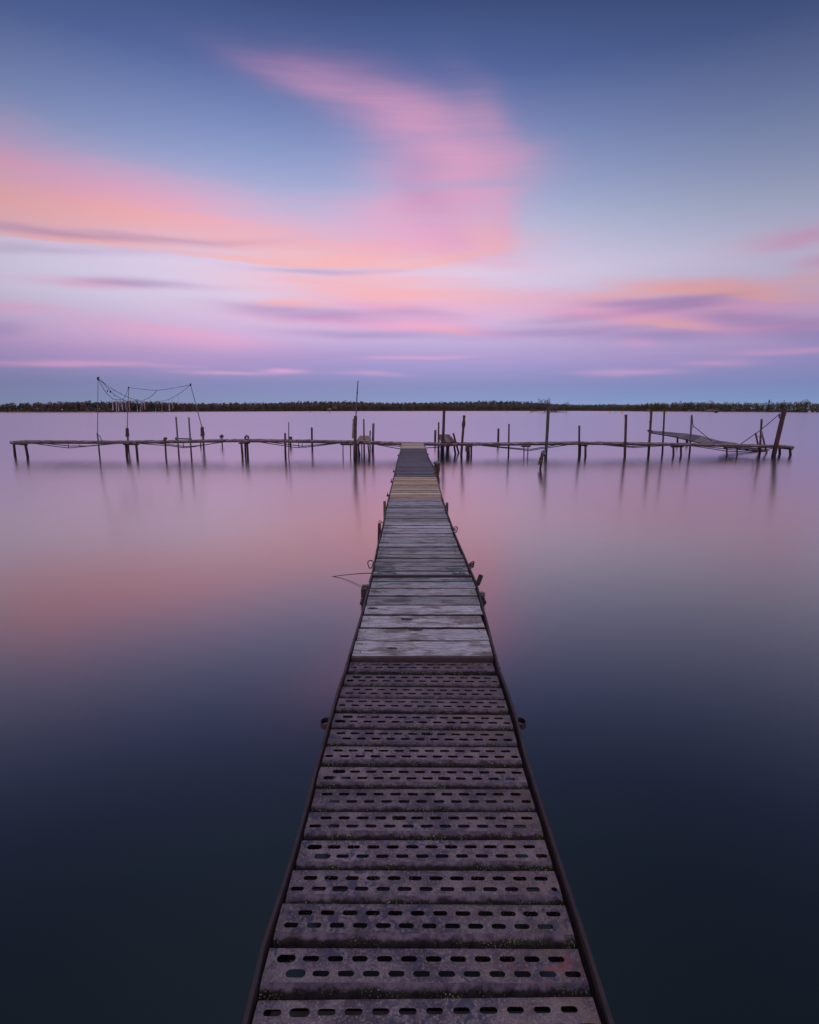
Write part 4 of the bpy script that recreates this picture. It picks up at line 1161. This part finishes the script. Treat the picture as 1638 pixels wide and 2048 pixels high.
m1t = post('leftmost tall thin pole carrying the hanging ropes, rising through the deck', 194.5, 866, 199.5, 913.5, 3, M_GREYPIPE, cat='pole', grp='poles that hold the hanging ropes', name='rope_pole', kids=m1)
DM1 = PZ(199.5, 913.5, 0).y
def m2(t_, B, Tp, d, r, s):
    top = PD(257.2, 775, B.y); b = MB(); b.tube([Tp - d * .1, top], [r * .5, r * .32], 8); b.build('pole', M_GREYPIPE, t_)
    knot(top, .04, 2, M_ROPE, 'knot', t_); rope_wrap(857, 873)(t_, B, Tp, d, r, s)
m2t = post('middle thin pole with a rope coil at its foot, behind the jetty', 254, 855, 257, 899.5, 3.4, M_GREYPIPE, cat='pole', grp='poles that hold the hanging ropes', name='rope_pole', kids=m2)
DM2 = PZ(257, 899.5, 0).y
def m3(t_, B, Tp, d, r, s):
    top = PD(381, 769.5, B.y); b = MB(); b.tube([Tp - d * .1, top], [r * .5, r * .3], 8); b.build('pole', M_GREYPIPE, t_)
    knot(top, .05, 3, M_ROPE, 'knot', t_); rope_wrap(855, 872, M_ROPE)(t_, B, Tp, d, r, s); rope_wrap(866, 871, m_blue, 'blue_coil', 1.9)(t_, B, Tp, d, r, s)
m3t = post('bent thin pole leaning left above a rope-wrapped stake', 404, 853, 407.5, 896, 3.6, M_GREYPIPE, cat='pole', grp='poles that hold the hanging ropes', name='rope_pole', kids=m3)
DM3 = PZ(407.5, 896, 0).y
def rope(lab, pts, r=.011, m_=M_WIRE, sub=4, name='rope', cat='rope', grp='hanging ropes and lines'):
    """pts: (x, y, D)"""
    P = [PD(*p_) for p_ in pts]; out = []
    for i in range(len(P) - 1):
        p0, p1, p2, p3 = P[max(i - 1, 0)], P[i], P[i + 1], P[min(i + 2, len(P) - 1)]
        for k in range(sub):
            u = k / sub; out.append(.5 * ((2 * p1) + (p2 - p0) * u + (2 * p0 - 5 * p1 + 4 * p2 - p3) * u * u + (3 * p1 - p0 - 3 * p2 + p3) * u ** 3))
    out.append(P[-1]); b = MB(); b.tube(out, r, 6)
    return tag(b.build(name, m_, origin=P[0]), lab, cat, grp)
rope('nearly straight line from the middle thin pole to the leaning bent pole', [(257, 775, DM2), (285, 778.5, DM2 + .1), (314, 780.5, DM2 + .2), (348, 776, DM2 + .1), (381, 769.6, DM3)])
rope('uppermost sagging line from the leftmost tall pole, rising again to the straight line', [(196.2, 757, DM1), (227, 779.5, DM1 + 1), (256, 794.5, DM1 + 1.6), (281, 801.5, DM2), (288, 799.8, DM2), (302, 793, DM2 + .1), (314, 780.7, DM2 + .2)])
rope('middle sagging line from the leftmost tall pole toward the middle pole', [(196.2, 757, DM1), (206, 766, DM1 + .3), (229, 789.5, DM1 + 1), (248, 800, DM1 + 1.5), (262, 803.5, DM2), (276, 799, DM2 + .1)])
rope('lowest sagging line from the leftmost tall pole, hung with white tape', [(196.2, 757.5, DM1), (209, 781, DM1 + .4), (222.7, 795.5, DM1 + .8), (232, 799, DM1 + 1), (247, 797.5, DM1 + 1.5), (257, 776, DM2)])
rope('sagging line from the top of the bent pole down to the left, hung with tape', [(381, 769.6, DM3), (362, 785, DM3 + .1), (342, 797, DM3 + .1), (328, 801.5, DM3 + .1), (306, 804, DM2 + .2), (288, 803.5, DM2), (276, 803, DM2)])
DT = DM1 + 1.3; r4 = random.Random(9)
for (x, y0, y1, w) in [(210, 782, 803, .6), (224.5, 795, 821, 2.4), (232, 799, 824, 2.6), (236.5, 802, 822, 2.6), (240, 796, 814, 2.2), (243.5, 798, 820, 2.2), (247, 801, 817, 1.6), (251, 799, 820, 1.8),
                       (258, 803, 827, 1.6), (273.5, 803, 823, 2.2), (280, 804, 825, 2.2), (283.5, 803, 822, 1.8), (288.5, 800, 820, 1.6), (299, 793, 804, 1.2), (311, 804, 826, 1.9), (323.5, 803, 827, 2.2), (338, 799, 822, 2.2), (344.5, 797, 817, 1.6), (356, 790, 809, 1.2)]:
    D = DT + r4.uniform(-.2, .3); s = D / F; b = MB(); n = 6; rows = []
    for i in range(n + 1):
        u = i / n; c = PD(x + u * r4.uniform(.5, 2.2), y0 + (y1 - y0) * u, D); a = u * 2.5 + x
        ww = w * s * .5 * (.6 + .4 * u); hx = Vector((math.cos(a) * .35 + .65, math.sin(a) * .6, 0)) * ww
        rows.append((c - hx, c + hx))
    for i in range(n):
        a, c = rows[i], rows[i + 1]; th = Vector((0, .004, 0))
        b.hexa([c[0], c[1], c[1] + th, c[0] + th, a[0], a[1], a[1] + th, a[0] + th])
    tag(b.build('tape_strip', M_TAPE, origin=PD(x, y0, D)), 'white tape strip fluttering from the sagging ropes at the left', 'tape strip', 'white tape strips on the hanging ropes')
for (lab, x, y, w) in [('small red rag on the middle rope, nearest the leftmost pole', 214.5, 782, 3), ('larger red rag right of the first one on the middle rope', 220.5, 783.5, 3.4), ('narrow dark rag hanging below the middle rope', 228.8, 790.5, 2), ('tiny dark tag on the uppermost rope', 227.2, 779.8, 1.8), ('small rag high on the uppermost rope near its middle', 242, 788, 2)]:
    D = DM1 + .8; s = D / F; b = MB(); c = PD(x, y, D)
    b.add([c + Vector((-w * .5 * s, 0, w * .45 * s)), c + Vector((w * .5 * s, .01, w * .5 * s)), c + Vector((w * .25 * s, .02, -w * .5 * s)), c + Vector((-w * .1 * s, .0, -w * .8 * s))] +
          [c + Vector((-w * .5 * s, .008, w * .45 * s)), c + Vector((w * .5 * s, .018, w * .5 * s)), c + Vector((w * .25 * s, .028, -w * .5 * s)), c + Vector((-w * .1 * s, .008, -w * .8 * s))],
          [(0, 1, 2, 3), (7, 6, 5, 4), (0, 4, 5, 1), (1, 5, 6, 2), (2, 6, 7, 3), (3, 7, 4, 0)])
    tag(b.build('rag', plain('faded_rag', (.20, .09, .11), .9), origin=c), lab, 'rag', 'rags on the hanging ropes')

def netcap(t_, B, Tp, d, r, s):
    b = MB(); crown(b, Tp + Vector((0, 0, -.02)), 4.5 * s, 3 * s, 60, 1.3 * s, 0, random.Random(int(B.x * 100))); b.tube([Tp + Vector((-4 * s, 0, -5 * s)), Tp, Tp + Vector((4 * s, 0, -2 * s))], s * .9, 6); b.build('netting', M_NET, t_)
post('black post with a heap of netting on top, left of the grey pipes', 330, 876, 332, 914, 3.4, kids=netcap)
def bar(t_, B, Tp, d, r, s):
    a, c = PD(353.5, 877, B.y), PD(383.5, 878, B.y); b = MB(); b.tube([a, c], .035, 8); b.tube([a - Vector((.06, 0, 0)), a + Vector((.05, 0, 0))], .065, 8); b.build('cross_bar', M_GREYPIPE, t_)
post('left one of the two leaning grey pipes joined by a bar', 352, 833.5, 358, 914, 3.2, M_GREYPIPE, kids=bar, cat='pipe', grp='pair of grey pipes')
post('right one of the two leaning grey pipes joined by a bar', 377.5, 834.5, 383, 914, 3.2, M_GREYPIPE, cat='pipe', grp='pair of grey pipes')
post('very short black stub just left of the rope-wrapped stake', 401, 880, 401.5, 893, 2.4)
post('low stake draped with netting behind the second jetty span', 443.5, 872, 444.5, 890, 2.4, kids=netcap)
def tyre(t_, B, Tp, d, r, s): pass
c = jet(490, .3, .04); b = MB()
b.tube([c + Vector((math.cos(6.2832 * i / 20) * .09, .02 * math.sin(i), math.sin(6.2832 * i / 20) * .09 + .06)) for i in range(21)], .028, 8, cap=False)
b.tube([c + Vector((-.07, 0, -.02)), c + Vector((-.02, 0, .12)), c + Vector((.06, 0, .05))], .03, 6)
tag(b.build('tyre', plain('grey_rubber', (.11, .10, .11), .8), origin=c, smooth=True), 'small worn tyre ring lying upright on the deck above the triple legs', 'tyre')
post('short orange-rusty post sticking up behind the deck, left of the thin grey pole', 570, 866, 571, 912.5, 4, metal('orange_rust', (.26, .10, .04), (.12, .05, .03), .6, .7, 14, algae=True), grp='posts of the cross jetty')
post('thin grey pole right of the short orange-rusty post', 577.5, 844, 577.5, 912, 2, M_GREYPIPE)
post('low dark wrapped stake directly right of the thin grey pole', 580.8, 873, 581, 891, 3.6, kids=rope_wrap(874, 878))
post('dark speckled post with yellow flecks behind the third span', 623.3, 855, 624.5, 896, 3.8, M_POST)
def bigm(t_, B, Tp, d, r, s):
    top = PD(716, 761, B.y); a = PD(711.3, 832, B.y); b = MB(); b.tube([a - Vector((0, 0, .2)), a.lerp(top, .66), top], [.028, .026, .022], 8); b.tube([a.lerp(top, .64), a.lerp(top, .68)], .036, 8); b.build('pole', M_GREYPIPE, t_)
    b = MB(); p0, p1 = PD(706.8, 838, B.y - .05), PD(705.8, 877, B.y - .05)
    n = 16
    for i in range(n): b.tube([p0.lerp(p1, i / n), p0.lerp(p1, (i + .9) / n)], .035 + .02 * (i / n) + .008 * math.sin(i * 2), 7)
    b.build('strapping', plain('pale_strap', (.26, .20, .18), .8, var=.4, scale=30), t_)
post('big dark post with strapping and a tall thin mast fixed to its top', 711, 832, 709.5, 918, 6.4, M_POST, kids=bigm, n=14)
post('ochre yellow pipe behind the pale wooden platform', 727.5, 838, 728.5, 910, 3.5, M_OCHRE)
post('thin short rusty post right of the ochre pipe', 740.3, 861, 740, 888, 2.6, M_REDPOST)
post('grey round post standing in the water right of the pale platform', 746.8, 847, 745.5, 902, 5.0, M_GREYPIPE)
# finger piers beyond the jetty
def finger(lab, near, far, zt, m_, legs, grp='boarded platforms behind the cross jetty'):
    """near/far: (x left, x right, y)"""
    A, B_ = PZ(near[0], near[2], zt), PZ(near[1], near[2], zt); C_, D_ = PZ(far[1], far[2], zt), PZ(far[0], far[2], zt)
    t_ = thing('platform', lab, 'platform', (A + C_) / 2, grp); k = 3
    for i in range(k):
        u0, u1 = i / k + .01, (i + 1) / k - .01
        p_ = [A.lerp(B_, u0), A.lerp(B_, u1), D_.lerp(C_, u1), D_.lerp(C_, u0)]; lo = Vector((0, 0, -.035)); dz = Vector((0, 0, .004 * (i % 2)))
        b = MB(); b.hexa([q_ + lo for q_ in p_] + [q_ + dz for q_ in p_]); b.build('plank', m_ if not (m_ is M_PLATR and i == 1) else M_WOODX, t_)
    for u in (.12, .88):
        b = MB(); a, c = A.lerp(B_, u), D_.lerp(C_, u); lo = Vector((0, 0, -.036)); b.hexa([a + lo * 3, a + lo * 3 + Vector((.04, 0, 0)), c + lo * 3 + Vector((.04, 0, 0)), c + lo * 3, a + lo, a + lo + Vector((.04, 0, 0)), c + lo + Vector((.04, 0, 0)), c + lo])
        b.build('beam', M_BRACE, t_)
    for (u, v_, xw, w) in legs:
        tp = A.lerp(B_, u).lerp(D_.lerp(C_, u), v_) - Vector((0, 0, .06)); b = MB(); ft = Vector((PD(xw, 905, tp.y).x, tp.y, -.5))
        b.tube([ft, tp.lerp(ft, .25), tp], w, 8); b.build('leg', M_POST, t_)
finger('pale boarded platform reaching back from the jetty, right of the big dark post', (712, 739, 881.6), (719.5, 741.5, 871.3), H - 1.44, M_PLATW, [(.1, .1, 722, .035), (.85, .1, 740, .035), (.2, .8, 724, .03), (.9, .8, 741, .03)])
finger('red-brown boarded platform reaching back from the jetty, right of the walkway', (882, 912, 883.4), (875, 898.5, 868.6), H - 1.50, M_PLATR, [(.05, .05, 884, .06), (.45, .05, 895, .07), (.9, .1, 914, .05), (.1, .9, 878, .04), (.9, .9, 899, .04)])
post('short brown post standing in open water behind the red-brown platform', 870.7, 860, 870.2, 884.5, 4.4, M_POST)
post('thin dark post between the short brown one and the tall thick one', 877.5, 844.5, 876.5, 909, 3.2, M_REDPOST)
post('tall thick dark brown post rising behind the red-brown platform', 888.3, 819, 885.3, 908.5, 5.6, metal('dark_red_post', (.075, .040, .038), (.05, .03, .03), .6, .6, 10, algae=True), n=14)
post('timber plank leaning left behind the jetty, right of the red-brown platform', 906.5, 866.5, 917.5, 906, 3.8, M_WOODP)
def collar(t_, B, Tp, d, r, s):
    a = Tp.lerp(B, .12); c = Tp.lerp(B, .28); b = MB(); b.tube([a, a.lerp(c, .5), c], [r * 1.35, r * 1.5, r * 1.3], 12, wob=.25, seed=4); b.build('collar', M_REDPOST, t_)
    b = MB(); b.tube([Tp - d * .03, Tp + d * .04], r * 1.22, 12); b.build('cap', M_REDPOST, t_)
post('red rusty leaning post with a thick collar near its top', 928.3, 832.5, 922.5, 911, 4.8, M_REDPOST, kids=collar, n=14)
post('low brown post standing alone in open water, left of the slim one', 997, 857, 996.2, 884.5, 4.2, M_POST)
post('slim pale-topped post behind the jetty, right of the low brown one', 1018, 848, 1017, 909.5, 3.2, M_POST)
mg = metal('green_topped_post', (.10, .070, .062), (.035, .10, .065), .9, .65, 7, algae=True)
post('tall thick leaning post with green-tinged top, behind the wrapped stake', 1097, 816, 1091.5, 914, 5.8, mg, n=14)
post('pale cut-off post at the middle right trestle', 1158.7, 851, 1158, 911, 4.0, M_POST)
def loop(t_, B, Tp, d, r, s):
    c = Tp + Vector((-r * 1.1, -.02, -3.5 * s)); b = MB(); b.tube([c + Vector((math.cos(6.2832 * i / 12) * 1.4 * s, 0, math.sin(6.2832 * i / 12) * 3 * s)) for i in range(13)], .3 * s, 5); b.build('rope_loop', M_ROPE, t_)
post('straight dark post with a rope loop hanging at its top left', 1252.3, 829, 1249.5, 912.5, 4.8, M_RUST, kids=loop)
def brk(t_, B, Tp, d, r, s):
    a = PD(1300, 862, B.y); b = MB(); b.box(a, (6.5 * s, r * 3, 3.4 * s)); b.tube([a + Vector((-5 * s, 0, 1.5 * s)), a + Vector((-2 * s, 0, 2 * s))], .8 * s, 8); b.build('bracket', M_REDPOST, t_)
    a = PD(1301, 843, B.y); b = MB(); b.tube([a, a - d * 2 * s], r * 1.25, 12); b.build('collar', M_POST, t_)
    loop(t_, B, Tp, d, r, s)
post('tall leaning brown post holding the high end of the tilted gangway', 1303, 821, 1297, 908.5, 4.6, M_POST, kids=brk)
post('tall slim post passing through the tilted gangway', 1329, 818, 1324.8, 907.5, 3.5, M_POST)
def hang(t_, B, Tp, d, r, s):
    b = MB(); P = [(1384, 832), (1385.2, 838), (1385, 845), (1386.5, 851), (1388, 853)]; b.tube([PD(x, y, B.y - .05) for x, y in P], .7 * s, 6); b.tube([PD(1384.5, 840, B.y - .06), PD(1386.3, 849, B.y - .06), PD(1385.6, 858, B.y - .06)], .5 * s, 5); b.build('rope_tail', M_ROPE, t_)
post('slim post with a rope tail, tied to the far edge of the tilted gangway', 1383.5, 830, 1379.5, 904, 3.6, M_GREYPIPE, kids=hang)
DH = PZ(1379.5, 904, 0).y
rope('taut line running down from the slim post with rope tail to the deck', [(1387.5, 852.5, DH - .05), (1405, 867, DH - .6), (1424, 882.5, DH - 1.2)], .018)
post('short black stub below the tilted gangway, left one', 1355, 872, 1355, 887, 3.8, M_DARK)
post('thick short black stub below the tilted gangway, right one', 1374, 877, 1374, 888.5, 5, M_DARK)
# tilted gangway
def gang(lab, P, m_, dup=None):
    """P: list of (xfront,yfront,Df, xback,yback,Db)"""
    pts = [(PD(a, b_, c), PD(d, e, f_)) for a, b_, c, d, e, f_ in P]; t_ = thing('gangway', lab, 'gangway', pts[0][0], 'loose gangways behind the jetty'); up = Vector((0, 0, .03))
    b = MB()
    for (f0, b0), (f1, b1) in zip(pts, pts[1:]):
        k = max(2, int((f1 - f0).length / .3))
        for i in range(k):
            u, v_ = i / k, (i + .9) / k; A, B_, C_, D_ = f0.lerp(f1, u), f0.lerp(f1, v_), b0.lerp(b1, v_), b0.lerp(b1, u); dz = Vector((0, 0, rnd.uniform(-.006, .008)))
            b.hexa([A - up, B_ - up, C_ - up, D_ - up, A + dz, B_ + dz, C_ + dz, D_ + dz])
    b.m = [rnd.choice((0, 0, 1)) for _ in range(len(b.f) // 6) for _ in range(6)]
    b.build('deck', [m_, M_WOODX], t_)
    for side in (0, 1):
        b = MB(); b.tube([p_[side] - Vector((0, 0, .07)) for p_ in pts], .035, 6); b.build('beam', M_BRACE, t_)
gang('tilted grey boarded gangway sloping down from the tall leaning post to the jetty',
     [(1302, 863, 29.0, 1304, 861.2, 30.2), (1350, 871, 28.4, 1380, 867.5, 30.6), (1392, 881.5, 27.6, 1402, 871.5, 30.2), (1425, 886.5, 27.3, 1440, 881.5, 29.2), (1452, 888.5, 27.1, 1476, 886.5, 28.6)], M_WOODE)
gang('half-sunken dark gangway sagging to the water behind the rightmost span',
     [(1440, 889.5, 28.6, 1450, 887.5, 29.6), (1480, 895, 28.8, 1490, 893, 29.8), (1510, 899.5, 29.0, 1520, 897.5, 30.0), (1535, 902, 29.2, 1542, 900.6, 30.2)], M_WOODE)
def xb_(t_, B, Tp, d, r, s):
    b = MB(); b.tube([PD(1512, 873, B.y - .1), PD(1524, 875, B.y - .1)], .6 * s, 6); b.build('cross_bar', M_POST, t_)
    b = MB(); b.tube([PD(1523, 860, B.y - .1), PD(1524, 871, B.y - .12), PD(1522, 880, B.y - .1)], .5 * s, 5); b.build('rope_tail', M_TAPE, t_)
post('slim red rusty post between two leaning stakes near the right end', 1523.3, 838, 1519.5, 908.5, 3.8, M_REDPOST, kids=xb_)
post('pale short stake leaning left beside the slim red post', 1511, 866, 1519.5, 905, 3.4, M_WOODP)
post('pale short stake leaning away to the right of the slim red post', 1522.5, 862, 1533.5, 906, 3.4, M_WOODP)
def rp(t_, B, Tp, d, r, s):
    b = MB()
    for k in range(3):
        b.tube([PD(1559 + k, 827, B.y - .12), PD(1557.5 + k, 832 + k, B.y - .12), PD(1558 + k * .6, 837, B.y - .12)], .6 * s, 5)
    b.build('knot', m_blue, t_)
    b = MB(); c = PD(1572, 829, B.y); b.tube([c + Vector((math.cos(6.2832 * i / 10) * 1.3 * s, 0, math.sin(6.2832 * i / 10) * 2 * s)) for i in range(11)], .35 * s, 5); b.build('ring', M_GREYPIPE, t_)
post('broad dark red steel post leaning strongly to the right near the jetty end', 1568.5, 821, 1547, 912, 8.4, metal('leaning_red', (.085, .028, .030), (.055, .022, .024), .5, .6, 5, algae=True), kids=rp, n=4, wob=.0)
DR = PZ(1547, 912, 0).y
rope('taut line from the leaning red post down left to the deck', [(1558.5, 828.5, DR - .1), (1521, 860, DR - .25), (1482, 887.5, DR - .4)], .018)
